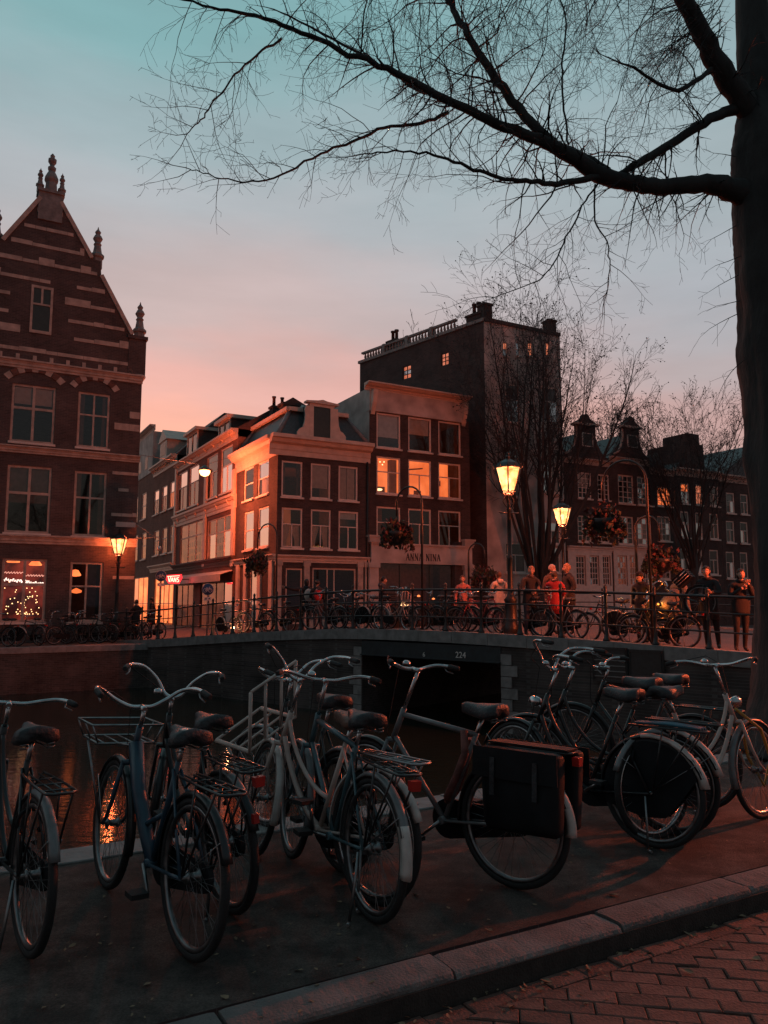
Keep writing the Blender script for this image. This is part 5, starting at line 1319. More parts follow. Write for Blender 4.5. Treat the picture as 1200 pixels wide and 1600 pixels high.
    if skirt:
        pl = [(.30 * math.cos(R(a)) * 1.10 , RW + .30 * math.sin(R(a)) * 1.10) for a in range(-18, 166, 8)] + [(-.20, RW - .02), (-.10, RW - .14), (.05, RW - .16), (.2, RW - .13)]
        for y in (-.036, .036): MB().prism(pl, y - .002, y + .002).build('skirt_guard', M['vinyl'], root)
    if pannier:
        for s in (-1, 1):
            b = MB(); x0, x1, z0, z1 = -.36, .14, .36, .77; r_ = .05
            pl = []
            for cx_, cz_, a0 in ((x1 - r_, z1 - .02, 0), (x0 + r_, z1 - .02, 90), (x0 + r_ + .02, z0 + r_, 180), (x1 - r_ - .04, z0 + r_, 270)):
                for q in range(5): a = R(a0 + 90 * q / 4); pl.append((cx_ + r_ * math.cos(a), cz_ + (r_ if a0 > 90 else .02) * math.sin(a)))
            n = len(pl); cx_, cz_ = (x0 + x1) / 2, (z0 + z1) / 2; vs = []; fs = []
            lay = [(1.0, .072), (1.03, .10), (1.03, .15), (.97, .185), (.86, .20)]
            for g, y in lay: vs += [(cx_ + (p[0] - cx_) * g, y * s, cz_ + (p[1] - cz_) * g) for p in pl]
            for i in range(len(lay) - 1):
                for j in range(n): fs.append((i * n + j, i * n + (j + 1) % n, (i + 1) * n + (j + 1) % n, (i + 1) * n + j))
            fs += [tuple(range(n)), tuple(range((len(lay) - 1) * n, len(lay) * n))]
            vs = [(x + .012 * math.sin(z * 23 + x * 9), y + s * .016 * math.sin(x * 17 + z * 12) * (abs(y) > .09), z - (.035 * math.sin((x - x0) * 6.5) + .012 * math.sin(x * 31)) * max(0, (.62 - z) / .26)) for x, y, z in vs]
            po = b.add(vs, fs, True).build('pannier', M['vinyl'], root)
            MB().prism([(x0 - .005, z1 + .012), (x1 + .005, z1 + .012), (x1 + .01, z1 - .15), (x0 - .01, z1 - .15)], .205 * s, .213 * s).build('flap', M['vinyl'], po)
            for xx in (x0 + .12, x1 - .12): MB().bb(xx - .014, xx + .014, min(.214 * s, .22 * s), max(.214 * s, .22 * s), z1 - .24, z1 - .04).build('buckle_strap', M['leather'], po)
        MB().bb(-.36, .14, -.07, .07, .785, .795).build('pannier_bridge', M['vinyl'], root)
    if stand:
        s = 1
        MB().tube([(.02, .075, .33), (.0, .10, .16), (-.015, .125, .012)], .008, 6).tube([(-.015, .125, .012), (-.05, .15, .012)], .009, 6).build('kickstand', M['steel'], root)
    if front_carrier == 'wire':
        fc = MB(); z0 = .80; x0, x1 = 1.00, 1.34; yw = .20
        for z, g in ((z0, .8), (z0 + .10, 1.0)): fc.tube([(x0, -yw * g, z), (x1, -yw * g, z), (x1, yw * g, z), (x0, yw * g, z)], .007, 5, closed=True)
        for y in (-.12, -.04, .04, .12): fc.tube([(x0, y, z0), (x1, y, z0)], .005, 5)
        for x in (x0, (x0 + x1) / 2, x1):
            for s in (-1, 1): fc.tube([(x, yw * .8 * s, z0), (x, yw * s, z0 + .1)], .005, 5)
        for s in (-1, 1): fc.tube([(WB, .07 * s, RW), (x1 - .06, .15 * s, z0)], .007, 5); fc.tube([axp(.5), (x0, .06 * s, z0)], .007, 5)
        fc.xf(S).build('front_carrier', M['steel'], root)
    if front_carrier == 'rack':
        fc = MB(); z0 = .76; x0, x1 = .98, 1.38; yw = .17
        for s in (-1, 1): fc.tube([(x0 + .02, yw * s, z0 + .36), (x0 + .0, yw * s, z0), (x1, yw * s, z0 + .02)], .012, 6)
        fc.tube([(x0 + .02, -yw, z0 + .36), (x0 + .02, yw, z0 + .36)], .012, 6); fc.tube([(x1, -yw, z0 + .02), (x1, yw, z0 + .02)], .012, 6)
        for x in (x0, x0 + .13, x0 + .26): fc.tube([(x, -yw, z0 + .005), (x, yw, z0 + .005)], .010, 6)
        for y in (-.06, .06): fc.tube([(x0 + .02, y, z0 + .36), (x0, y, z0)], .010, 6)
        for s in (-1, 1): fc.tube([(WB, .07 * s, RW), (x1 - .10, yw * .9 * s, z0)], .009, 6)
        for p in fc.v:      # the rack hangs askew to one side
            if p.z > .5: p.z -= p.y * .55
        fc.build('front_carrier', m, root)
    if crate:
        cr = MB(); x0, x1, z0, z1, yw = 1.0, 1.36, .84, 1.06, .17
        for k_ in range(4):
            z = z0 + .06 * k_
            for s in (-1, 1): cr.bb(x0, x1, yw * s - .006, yw * s + .006, z, z + .035)
            for x in (x0, x1): cr.bb(x - .006, x + .006, -yw, yw, z, z + .035)
        cr.bb(x0, x1, -yw, yw, z0 - .01, z0); cr.xf(S).build('crate', M['vinyl'], root)
    if lock == 'chain':
        MB().tube([(.32, .03, .83), (.30, .05, .70), (.36, .055, .55), (.42, .05, .44), (.45, .0, .40), (.42, -.05, .46), (.36, -.05, .60), (.31, -.03, .78)], .024, 8).build('lock_chain', M['orange_bag'], root)
    if lock == 'yellow':
        MB().tube([axp(.50) + Vector((.03, .02, 0)), (1.06, .05, .62), (1.10, .06, .44), (1.20, .02, .22), (1.26, -.03, .42), (1.14, -.05, .64), axp(.50) + Vector((.02, -.03, 0))], .012, 6).xf(S).build('lock_cable', M['yellow_lock'], root)
    if child:
        MB().ball((-.03, 0, .84), (.10, .09, .05), 10, 6).build('child_saddle', M['leather'], root)
    return root

G_ = 'bicycles parked on the quay in front'
def gpt(u, v): return onz(u, v, 0.0)
fore = [
 dict(label='blue framed bicycle with an empty front rack second from the bottom left', uv=(292, 1497), heading=38, frame='thick', col='blue_paint', steer=-4, lean=3, bars='omafiets', front_carrier='wire', saddle_h=.96, bar_rise=-.04, bell=False, red=False, stand=False, torn=True),
 dict(label='black bicycle with a grey mudguard seen from behind at the left edge', uv=(40, 1492), heading=38, frame='step', steer=-14, lean=2, bars='flat', bar_rise=-.02, saddle_h=.97, red=False, guard='grey_bike'),
 dict(label='pale framed bicycle cut off by the left edge of the picture', uv=(-120, 1450), heading=44, frame='step', col='cream_bike', guard='cream_bike', steer=8, bars='omafiets', saddle_h=.93),
 dict(label='black bicycle with a red rear light tucked behind the blue framed one', uv=(357, 1425), heading=36, frame='step', steer=-26, lean=-3, bars='tall', bar_rise=-.05, saddle_h=.96, tip=(100, 128, 'grey_bike'), skirt=False, refl=True),
 dict(label='cream bicycle with a tall tubular front rack by the water', uv=(640, 1372), P=(-.06, 4.30), heading=43, frame='step', col='cream_bike', guard='white_bike', steer=-22, bars='tall', bar_rise=.06, front_carrier='rack', saddle='brown_saddle', saddle_h=.95, rim='chrome', headlight=False, red=False),
 dict(label='blue grey gents bicycle with a pale rear mudguard tip in the middle', uv=(578, 1438), heading=28, frame='diamond', col='teal_paint', guard='grey_bike', tip=(150, 188, 'white_bike'), steer=-8, lean=3, bars='flat', bar_w=.95, bar_rise=.07, chaincase=False, saddle_h=.98, bell=True),
 dict(label='black bicycle squeezed behind the blue grey gents bicycle', uv=(532, 1362), heading=34, frame='step', steer=12, bars='omafiets', saddle_h=.99, guard='grey_bike', carrier=False, red=False, stand=False),
 dict(label='black gents bicycle with two big black panniers and a rust lock chain', uv=(802, 1388), heading=52, frame='diamond', col='grey_bike', tip=(142, 182, 'white_bike'), steer=-10, lean=3, bars='flat', bar_rise=.12, bar_w=.9, pannier=True, stand=False, saddle_h=.97, lock='chain', carrier=True),
 dict(label='black bicycle with a solid skirt guard and pale mudguard right of the panniers', uv=(1022, 1325), heading=47, frame='step', tip=(78, 168, 'white_bike'), steer=-14, lean=3, bars='tall', bar_rise=.05, skirt=True, saddle_h=.98, red=False, refl=True, strap='rope', headlight=True),
 dict(label='black bicycle leaning close behind the skirt guard bicycle', uv=(1048, 1305), heading=48, frame='step', tip=(90, 165, 'white_bike'), steer=6, lean=2, bars='omafiets', saddle_h=1.03, bar_rise=.04, red=False, stand=False),
 dict(label='black bicycle with a long rear carrier nearest the tree trunk', uv=(1092, 1264), heading=44, frame='diamond', steer=14, lean=1, bars='flat', bar_rise=-.02, saddle_h=.99, red=False, headlight=False),
]
def hdg(h): return h   # degrees to the left of straight ahead
for d in fore:
    d = dict(d); uv = d.pop('uv'); h = d.pop('heading')
    pt = d.pop('P', None); bike(loc=Vector((*pt, 0)) if pt else gpt(*uv), heading=h, group=G_, **d)
# the pale bicycle by the trunk faces the other way: place its front wheel, then step back
fw_ = gpt(1192, 1279); hd = -62
dv = Vector((-math.sin(R(hd)), math.cos(R(hd)), 0))
bike(label='pale framed bicycle with a yellow lock facing right beside the tree trunk', loc=fw_ - dv * 1.10, heading=hd, frame='step', col='cream_bike', guard='grey_bike', steer=10, lean=-2, bars='flat', bar_rise=.08, bar_w=1.05, lock='yellow', headlight=True, saddle_h=.98, group=G_, rim='chrome', red=False, carrier=False)

# ---------- small bicycles on the bridge and the far quay
GB, GF = 'bicycles along the bridge railing', 'bicycles parked on the far quay by the brick building'
kinds = [dict(frame='step', bars='omafiets'), dict(frame='diamond', bars='flat', guard='grey_bike'), dict(frame='step', bars='tall', front_carrier='wire', col='grey_bike'), dict(frame='step', bars='omafiets', skirt=True, guard='white_bike'), dict(frame='step', bars='tall', col='cream_bike', guard='white_bike', front_carrier='rack', rim='chrome'), dict(frame='diamond', bars='flat', col='red_bike'), dict(frame='step', bars='tall', crate=True)]
protos = {}
def small(kind, label, loc, heading, group, lean=0.0, pitch=0.0):
    if kind not in protos:
        o = bike(label, loc, heading, hi=False, group=group, stand=True, lean=lean, pitch=pitch, **kinds[kind]); protos[kind] = o; return o
    o = copy_tree(protos[kind], label, group); o.location = loc
    o.rotation_euler = Euler((R(lean), -R(pitch), R(90 + heading)), 'XYZ'); return o
along = math.degrees(math.atan2(-BD.x, BD.y))     # heading that runs up the bridge to the left
br_b = [  # picture column of the rear wheel, metres behind the railing, kind, facing (+1 leftwards), label
 (1068, .55, 0, 1, 'black bicycle behind the bridge railing right of the yellow lamp glow'),
 (985, .60, 1, 1, 'dark gents bicycle behind the bridge railing under the lit shop windows'),
 (960, 1.3, 3, -1, 'bicycle with pale mudguards standing behind the dark gents bicycle on the bridge'),
 (900, .60, 2, 1, 'grey bicycle with front rack behind the railing below the red-jacketed person'),
 (848, .75, 0, 1, 'black bicycle behind the bridge railing right of the lamp post'),
 (775, .60, 5, 1, 'red bicycle at the railing left of the bridge lamp post'),
 (730, 1.0, 5, -1, 'second red bicycle next to the white-jacketed person on the bridge'),
 (712, .55, 0, 1, 'black bicycle behind the railing left of the red bicycles'),
 (684, .60, 1, -1, 'dark gents bicycle under the right end of the lettered shop front'),
 (652, .95, 6, 1, 'black bicycle with a crate under the middle of the lettered shop front'),
 (596, .55, 4, -1, 'cream bicycle with a bright front wheel on top of the bridge'),
 (592, 1.0, 0, 1, 'black bicycle left of the cream one on top of the bridge'),
 (566, .60, 3, 1, 'bicycle with pale mudguards between the shop houses on the bridge'),
 (548, 1.1, 1, -1, 'dark gents bicycle on the bridge before the corner house shop window'),
 (530, .60, 2, 1, 'grey bicycle with front rack right of the pointing person'),
 (512, .9, 0, -1, 'black bicycle just right of the person in red on the bridge'),
 (452, .60, 0, 1, 'black bicycle behind the railing before the corner of the corner house'),
 (416, .60, 1, 1, 'dark gents bicycle left of the corner of the corner house'),
 (345, .7, 3, -1, 'bicycle with pale mudguards behind the railing below the neon sign'),
]
for u, off, kd, fc, lab in br_b:
    t = t_of(u, off); hd = along + (0 if fc > 0 else 180) + rng.uniform(-9, 9)
    small(kd, lab, bt(t, off), hd, GB, lean=rng.uniform(-4, 4))
t = t_of(1052, .75)
small(6, 'bicycle held up with its front wheel above the railing near the trunk', bt(t, .75), along + 184, GB, pitch=42)
fq = [(14, 1012, 0, 70), (30, 1013, 3, 88), (62, 1010, 1, 60), (84, 1007, 0, -40), (104, 1006, 2, 75), (128, 1004, 0, 50), (150, 1003, 6, 95), (168, 1002, 1, 62), (196, 1001, 0, 84), (214, 1000, 2, 40)]
fl = ['at the far left edge', 'with pale mudguards below the left red-lit window', 'left of the pier between the ground windows', 'turned away under the pier between the ground windows', 'with a front rack below the lamp-lit window', 'below the middle of the lamp-lit window', 'with a crate right of the lamp-lit window', 'at the corner of the brick building', 'below the lit lantern', 'with a front rack beside the dark standing figure']
for (u, v, kd, hd), l_ in zip(fq, fl):
    p = onz(u, v, 0.02); n = p.dot(NN); s = p.dot(Q)
    p = qn(s, max(FARQ + .55, min(n, FARQ + 1.6)), .02)
    p = qn(at(u, 950, p.y).dot(Q) if False else s, p.dot(NN), .01)
    small(kd, 'dark bicycle on the far quay ' + l_, p, hd, GF, lean=rng.uniform(-4, 4))
# bicycle leaning on its stand beside the sign post, lit from behind
p = bt(t_of(252, 1.6), 1.6); small(1, 'gents bicycle standing in the glow of the side street by the cycle sign', p, along + 5, GB, lean=2)
# lit bicycle lamps on the bridge
def biketlamp(u, v, off, label, c, watts, r=.05):
    t = t_of(u, off); p = bt(t, off); z = at(u, v, p.y).z
    o = thing('bicycle_lamp', label, 'lamp', (p.x, p.y, z), brz)
    RXn = Matrix.Rotation(math.pi / 2, 3, 'X')
    MB().lathe([(.02, .10), (.045, .07), (.06, .01)], 10, (0, 0, 0), RXn).build('housing', M['iron'], o)
    MB().lathe([(.058, .0), (.045, -.02), (0, -.03)], 10, (0, 0, 0), RXn).build('lamp_lens', glowmat(label, c, 14), o)
    MB().tube([(0, .06, 0), (0, .08, -.12), (0, .06, -.30)], .012, 5).build('bracket', M['iron'], o)
    d = bpy.data.lights.new('lamp_light', 'POINT'); d.energy = watts; d.color = (c[0], c[1] * .55, c[2] * .4); d.shadow_soft_size = .04
    l_ = bpy.data.objects.new('lamp_light', d); C.objects.link(l_); l_.parent = o; l_.location = (0, -.12, .0)
biketlamp(365, 981, .45, 'lit white bicycle headlamp low behind the railing below the neon sign', (1, .62, .35), 14)
biketlamp(970, 937, 1.4, 'lit bicycle headlamp behind the railing in front of the white timber shop', (1, .55, .25), 45)
biketlamp(1031, 944, 1.0, 'amber lit bicycle lamp beside the flower pole on the bridge', (1, .42, .08), 12)
# ------------------------------------------------------------------ people
def cloth(n, c, v=.3): return mat(n, c, .85, var=v, scale=9, bump=.25, bscale=30)
PM = {'skin': mat('skin', (.40, .24, .18), .55, var=.08), 'dark': cloth('dark coat', (.028, .026, .028)), 'black': cloth('black cloth', (.015, .015, .017)), 'navy': cloth('navy jacket', (.025, .032, .05)), 'white': cloth('white jacket', (.50, .44, .40), .12), 'red': cloth('red jacket', (.38, .03, .035), .2), 'grey': cloth('grey jacket', (.13, .125, .125)), 'jeans': cloth('dark jeans', (.03, .035, .05)), 'pink': cloth('pink coat', (.34, .14, .13)), 'brown': cloth('brown coat', (.09, .055, .045)),
      'hair_brown': mat('brown hair', (.06, .032, .02), .6, var=.4, scale=30, bump=.4), 'hair_fair': mat('fair hair', (.30, .17, .10), .6, var=.3, scale=30, bump=.4), 'hair_grey': mat('grey hair', (.38, .33, .31), .6, var=.2, scale=30, bump=.4), 'hair_dark': mat('dark hair', (.018, .014, .012), .55, var=.4, scale=30, bump=.4), 'shoe': mat('dark shoe', (.03, .025, .022), .5), 'mask': mat('white face mask', (.7, .68, .66), .8)}
POSE = {
 'stand': dict(),
 'chat': dict(la=((-.24, .10, 1.17), (-.10, .30, 1.20)), ra=((.25, .06, 1.15), (.12, .28, 1.12))),
 'point': dict(la=((-.44, .05, 1.40), (-.70, .10, 1.47)), ra=((.24, -.02, 1.15), (.26, .08, .92))),
 'pocket': dict(la=((-.27, -.06, 1.16), (-.20, .12, .98)), ra=((.27, -.06, 1.16), (.20, .12, .98))),
 'lean': dict(bend=38, la=((-.24, .28, 1.08), (-.16, .52, 1.02)), ra=((.24, .28, 1.08), (.16, .52, 1.02))),
 'face': dict(la=((-.24, .06, 1.18), (-.10, .20, 1.42)), ra=((.24, .08, 1.17), (.08, .24, 1.33))),
 'walk': dict(step=.22, la=((-.23, .12, 1.15), (-.22, .26, .97)), ra=((.24, -.14, 1.15), (.25, -.10, .90))),
 'sit': dict(sit=True, la=((-.24, .14, 1.15), (-.18, .38, 1.10)), ra=((.24, .14, 1.15), (.18, .38, 1.10))),
}
def person(label, loc, facing, H=1.72, pose='stand', top='dark', legs='jeans', hair='hair_brown', long_hair=False, hat=None, mask=False, bag=None, bulk=1.0, turn=0, group=None, sink=0.0):
    P = POSE[pose]; k = H / 1.75
    root = thing('person', label, 'person', loc, R(facing), group)
    pj = random.Random(label + 'x'); root.rotation_euler = (R(pj.uniform(-3, 3)), R(pj.uniform(-3, 3)), R(facing))
    bend = R(P.get('bend', 0)); sit = P.get('sit'); step = P.get('step', .04)
    dzs = -.12 if sit else 0
    def up(x, y, z):       # bend the upper body forward about the hips
        dy, dz_ = y, z - .95
        return Vector((x, dy * math.cos(bend) + dz_ * math.sin(bend), .95 + dz_ * math.cos(bend) - dy * math.sin(bend)))
    nodes = {}; edges = []
    def nd_(n, p, r, par=None, m='top'):
        nodes[n] = (Vector(p) + Vector((0, 0, dzs)), r, m)
        if par: edges.append((par, n))
    b = bulk
    nd_('pel', up(0, 0, .97), .135 * b, None, 'top' if b > 1.02 else 'legs')
    nd_('sp', up(0, .005, 1.14), .130 * b, 'pel'); nd_('ch', up(0, 0, 1.32), .142 * b, 'sp'); nd_('up', up(0, -.005, 1.43), .10 * b, 'ch'); nd_('nk', up(0, .01, 1.51), .058, 'up', 'skin')
    nd_('hd', up(0, .02, 1.57), .06, 'nk', 'skin')
    for s, key, sd in ((-1, 'la', 'L'), (1, 'ra', 'R')):
        el, wr = P.get(key, ((s * .24, -.02, 1.15), (s * .245, .06, .91)))
        nd_('sh' + sd, up(s * .175 * b, 0, 1.415), .072 * b, 'up'); nd_('el' + sd, up(*el), .054 * b, 'sh' + sd); nd_('wr' + sd, up(*wr), .042, 'el' + sd)
        d = (nodes['wr' + sd][0] - nodes['el' + sd][0]).normalized()
        nd_('ha' + sd, nodes['wr' + sd][0] - Vector((0, 0, dzs)) + d * .075, .034, 'wr' + sd, 'skin')
        nd_('hp' + sd, (s * .095, 0, .90), .105, 'pel', 'legs')
        if sit:
            nd_('kn' + sd, (s * .13, .40, .88), .075, 'hp' + sd, 'legs'); nd_('an' + sd, (s * .14, .36, .36), .05, 'kn' + sd, 'legs'); nd_('to' + sd, (s * .14, .50, .31), .038, 'an' + sd, 'shoe')
        else:
            fy = step * s
            nd_('kn' + sd, (s * .10, fy * .6 + .03, .50), .070, 'hp' + sd, 'legs'); nd_('an' + sd, (s * .105, fy - .02, .085), .047, 'kn' + sd, 'legs'); nd_('to' + sd, (s * .12, fy + .13, .045), .038, 'an' + sd, 'shoe')
    names = list(nodes); me = bpy.data.meshes.new('body')
    me.from_pydata([tuple(nodes[n][0]) for n in names], [(names.index(a), names.index(c)) for a, c in edges], [])
    o = bpy.data.objects.new('body', me); C.objects.link(o)
    md = o.modifiers.new('s', 'SKIN'); sv = me.skin_vertices[0].data
    for i, n in enumerate(names): sv[i].radius = (nodes[n][1], nodes[n][1] * (.80 if n in ('ch', 'sp', 'pel', 'up') else 1)); sv[i].use_root = (i == 0)
    o.modifiers.new('u', 'SUBSURF').levels = 1
    dg = bpy.context.evaluated_depsgraph_get(); ev = bpy.data.meshes.new_from_object(o.evaluated_get(dg))
    bpy.data.objects.remove(o)
    mb = MB(); mb.add([v.co for v in ev.vertices], [tuple(p.vertices) for p in ev.polygons], True)
    # head with a face, ears, hands with fingers: joined into the same body
    hc = up(0, .035, 1.645) + Vector((0, 0, dzs)); HM = Euler((-bend * .35, 0, R(turn))).to_matrix()
    hd = MB().ball((0, 0, 0), (.074, .094, .112), 14, 10)
    for p in hd.v:
        if p.z < -.02: p.x *= 1 - .28 * (-p.z - .02) / .09; p.y += .012
        if p.y > .03 and abs(p.x) < .022 and -.045 < p.z < .02: p.y += .022 * (1 - abs(p.x) / .03)
        if p.y > .05 and .008 < p.z < .04 and .014 < abs(p.x) < .05: p.y -= .010
    hd.ball((-.078, -.005, -.005), (.012, .022, .032), 6, 4).ball((.078, -.005, -.005), (.012, .022, .032), 6, 4)
    hd.ball((0, .094, -.056), (.024, .008, .009), 6, 4)
    n0 = len(mb.v); mb.add([HM @ p + hc for p in hd.v], hd.f, True)
    for sd, s in (('L', -1), ('R', 1)):
        h0 = nodes['ha' + sd][0]; d = (h0 - nodes['wr' + sd][0]).normalized(); sx_ = d.cross(Vector((0, 1, 0))); sx_ = sx_.normalized() if sx_.length > .1 else Vector((1, 0, 0)); dn = d.cross(sx_)
        for q in range(4):
            L_ = (.062, .072, .068, .052)[q]; b0 = h0 + sx_ * (.028 - .0185 * q) + d * .005
            mb.tube([b0, b0 + d * L_ * .6 + dn * .004, b0 + d * L_ + dn * .022], [.010, .009, .007], 5)
        mb.tube([h0 + sx_ * .028 - d * .03, h0 + sx_ * .055 + d * .005, h0 + sx_ * .06 + d * .035 + dn * .008], [.012, .010, .008], 5)
    mb.xf(Matrix.Scale(k, 4))
    mats = {'top': 0, 'legs': 1, 'skin': 2, 'shoe': 3}
    body = mb.mesh('body', [PM[top], PM[legs], PM['skin'], PM['shoe']])
    segs = [(nodes[a][0] * k, nodes[c][0] * k, nodes[c][2], (nodes[a][1] + nodes[c][1]) / 2) for a, c in edges]
    hk = hc * k
    for p in body.polygons:
        c = p.center
        if (c - hk).length < .135 * k: p.material_index = 2; continue
        best = None
        for a, e, m, r_ in segs:
            d = e - a; t = max(0, min(1, (c - a).dot(d) / d.length_squared)); ds = (c - a - d * t).length - r_ * .8
            if best is None or ds < best[0]: best = (ds, m)
        p.material_index = mats[best[1]]
        for sd in 'LR':
            if (c - nodes['ha' + sd][0] * k).length < .11 * k and (c - nodes['wr' + sd][0] * k).length > .05 * k: p.material_index = 2
    ob = bpy.data.objects.new('body', body); C.objects.link(ob); ob.parent = root
    T = Matrix.Translation(hc * k) @ HM.to_4x4() @ Matrix.Scale(k, 4)
    if hat:
        MB().lathe([(.10, .0), (.104, .03), (.095, .075), (.055, .118), (.0, .128)], 12).ball((0, -.005, .0), (.105, .118, .025), 10, 4).xf(T @ Matrix.Translation((0, -.006, .02))).build('hat', PM[hat], root)
    else:
        hb_ = MB().ball((0, -.012, .022), (.086, .104, .108), 12, 8)
        for p in hb_.v:
            if p.y > .03 and p.z < .05: p.y = .03; p.x *= .9
            if p.z < -.03 and not long_hair: p.z = -.03 + (p.z + .03) * .3
            if p.z < -.02 and long_hair: p.z = p.z * 2.1; p.y -= .02
        hb_.xf(T).build('hair', PM[hair], root)
    if mask: MB().ball((0, .070, -.045), (.052, .042, .045), 8, 6).xf(T).build('face_mask', PM['mask'], root)
    for sx_ in (-1, 1): MB().ball((sx_ * .029, .083, .018), (.010, .007, .007), 6, 4).xf(T).build('eye', PM['black'], root)
    if not sit and bulk > 1.0:      # coat skirt below the waist, collar and scarf
        n = 16; vs = []; fs = []; pr = random.Random(label); fl = pr.uniform(1.0, 1.22); bot = pr.choice((.62, .70, .78, .80))
        for i, z in enumerate((1.10, .98, .86, bot)):
            for j in range(n):
                a = 6.2832 * j / n; g = b * (1 + (fl - 1) * i / 3) * (1 + .05 * math.sin(3 * a + i) + pr.uniform(-.03, .03))
                vs.append(up(.175 * g * math.cos(a), .135 * g * math.sin(a), 1.0) - up(0, 0, 1.0) + Vector((0, up(0, 0, z).y, z if z < .95 else up(0, 0, z).z)))
        for i in range(3):
            for j in range(n): fs.append((i * n + j, i * n + (j + 1) % n, (i + 1) * n + (j + 1) % n, (i + 1) * n + j))
        fs.append(tuple(3 * n + j for j in range(n)))
        MB().add(vs, fs, True).xf(Matrix.Scale(k, 4)).build('coat_skirt', PM[top], root)
        c = up(0, .005, 1.50); ring = [c + Vector((.078 * math.cos(t * .524), .078 * math.sin(t * .524), .012 * math.sin(t * 1.3))) for t in range(12)]
        MB().tube(ring, .030, 6, closed=True).xf(Matrix.Scale(k, 4)).build('scarf', PM[pr.choice(('grey', 'navy', 'brown', 'dark', 'white' if top == 'red' else 'black'))], root)
        if pr.random() < .5: MB().ball(up(0, -.10, 1.47), (.11, .07, .08), 8, 6).xf(Matrix.Scale(k, 4)).build('hood', PM[top], root)
    if bag:
        q = up(0, -.19 * b, 1.24) + Vector((0, 0, dzs))
        MB().ball((0, 0, 0), (.15, .085, .21), 10, 8).xf(Matrix.Translation(q * k) @ Euler((-bend, 0, 0)).to_matrix().to_4x4() @ Matrix.Scale(k, 4)).build('backpack', PM[bag], root)
    return root
GP = None
def onbr(u, off): return bt(t_of(u, off), off)
# facing 0 looks away from the camera along +Y, 180 looks at it, 90 looks left
person('person in a white jacket seen from behind left of the lamp post', onbr(781, 2.2), 15, 1.66, 'chat', 'white', 'jeans', 'hair_brown', bag=None, bulk=1.05)
person('fair-haired person in a dark coat facing the water right of the lamp post', onbr(826, .75), 195, 1.74, 'chat', 'dark', 'jeans', 'hair_fair', bulk=1.1, turn=-20)
person('person with grey hair and a white face mask behind the group on the bridge', onbr(861, 2.3), 215, 1.84, 'stand', 'brown', 'jeans', 'hair_grey', mask=True, bulk=1.1)
person('person in a bright red jacket with a pale collar at the bridge railing', onbr(866, .95), -20, 1.62, 'chat', 'red', 'black', 'hair_brown', bulk=1.1)
person('person with fair hair in a dark coat right of the red jacket', onbr(888, 1.9), 100, 1.84, 'pocket', 'dark', 'black', 'hair_fair', bulk=1.1)
person('hooded dark person standing between the flower poles on the bridge', onbr(1004, 1.1), 130, 1.62, 'pocket', 'black', 'black', 'hair_dark', hat='black', bulk=1.08)
person('person in a grey jacket and pale cap bending over a bicycle on the bridge', onbr(1046, 1.2), -70, 1.76, 'lean', 'grey', 'jeans', 'hair_grey', hat='white', bulk=1.08)
person('dark dressed person holding the raised bicycle near the trunk', onbr(1112, .95), 150, 1.78, 'chat', 'dark', 'black', 'hair_dark', bulk=1.05)
person('person with long dark hair raising both hands to the face beside the trunk', onbr(1154, .85), 175, 1.72, 'face', 'black', 'black', 'hair_dark', long_hair=True, bulk=1.08)
person('person in black with a pale backpack stretching an arm out at the railing', onbr(477, 1.5), 25, 1.74, 'point', 'black', 'black', 'hair_dark', bag='white', bulk=1.05, long_hair=True)
person('person with a red backpack beside the pointing person on the bridge', onbr(497, 1.4), 10, 1.66, 'chat', 'dark', 'jeans', 'hair_dark', bag='red', bulk=1.05)
person('small person in pink standing left of the white jacket on the bridge', onbr(726, 1.8), 170, 1.55, 'stand', 'pink', 'jeans', 'hair_brown')
person('dark figure in silhouette against the lit side street by the cycle sign', onbr(237, 2.2), 90, 1.74, 'pocket', 'black', 'black', 'hair_dark', bulk=1.12)
person('dark figure standing by the lantern in front of the lit side street', qn(onbr(205, 1).dot(Q), FARQ + 2.2, .004), 60, 1.66, 'chat', 'black', 'black', 'hair_dark', bulk=1.1)
person('person in a dark jacket beyond the bicycles left of the lettered shop door', onbr(598, 3.0), -80, 1.7, 'walk', 'navy', 'jeans', 'hair_dark', bulk=1.05)

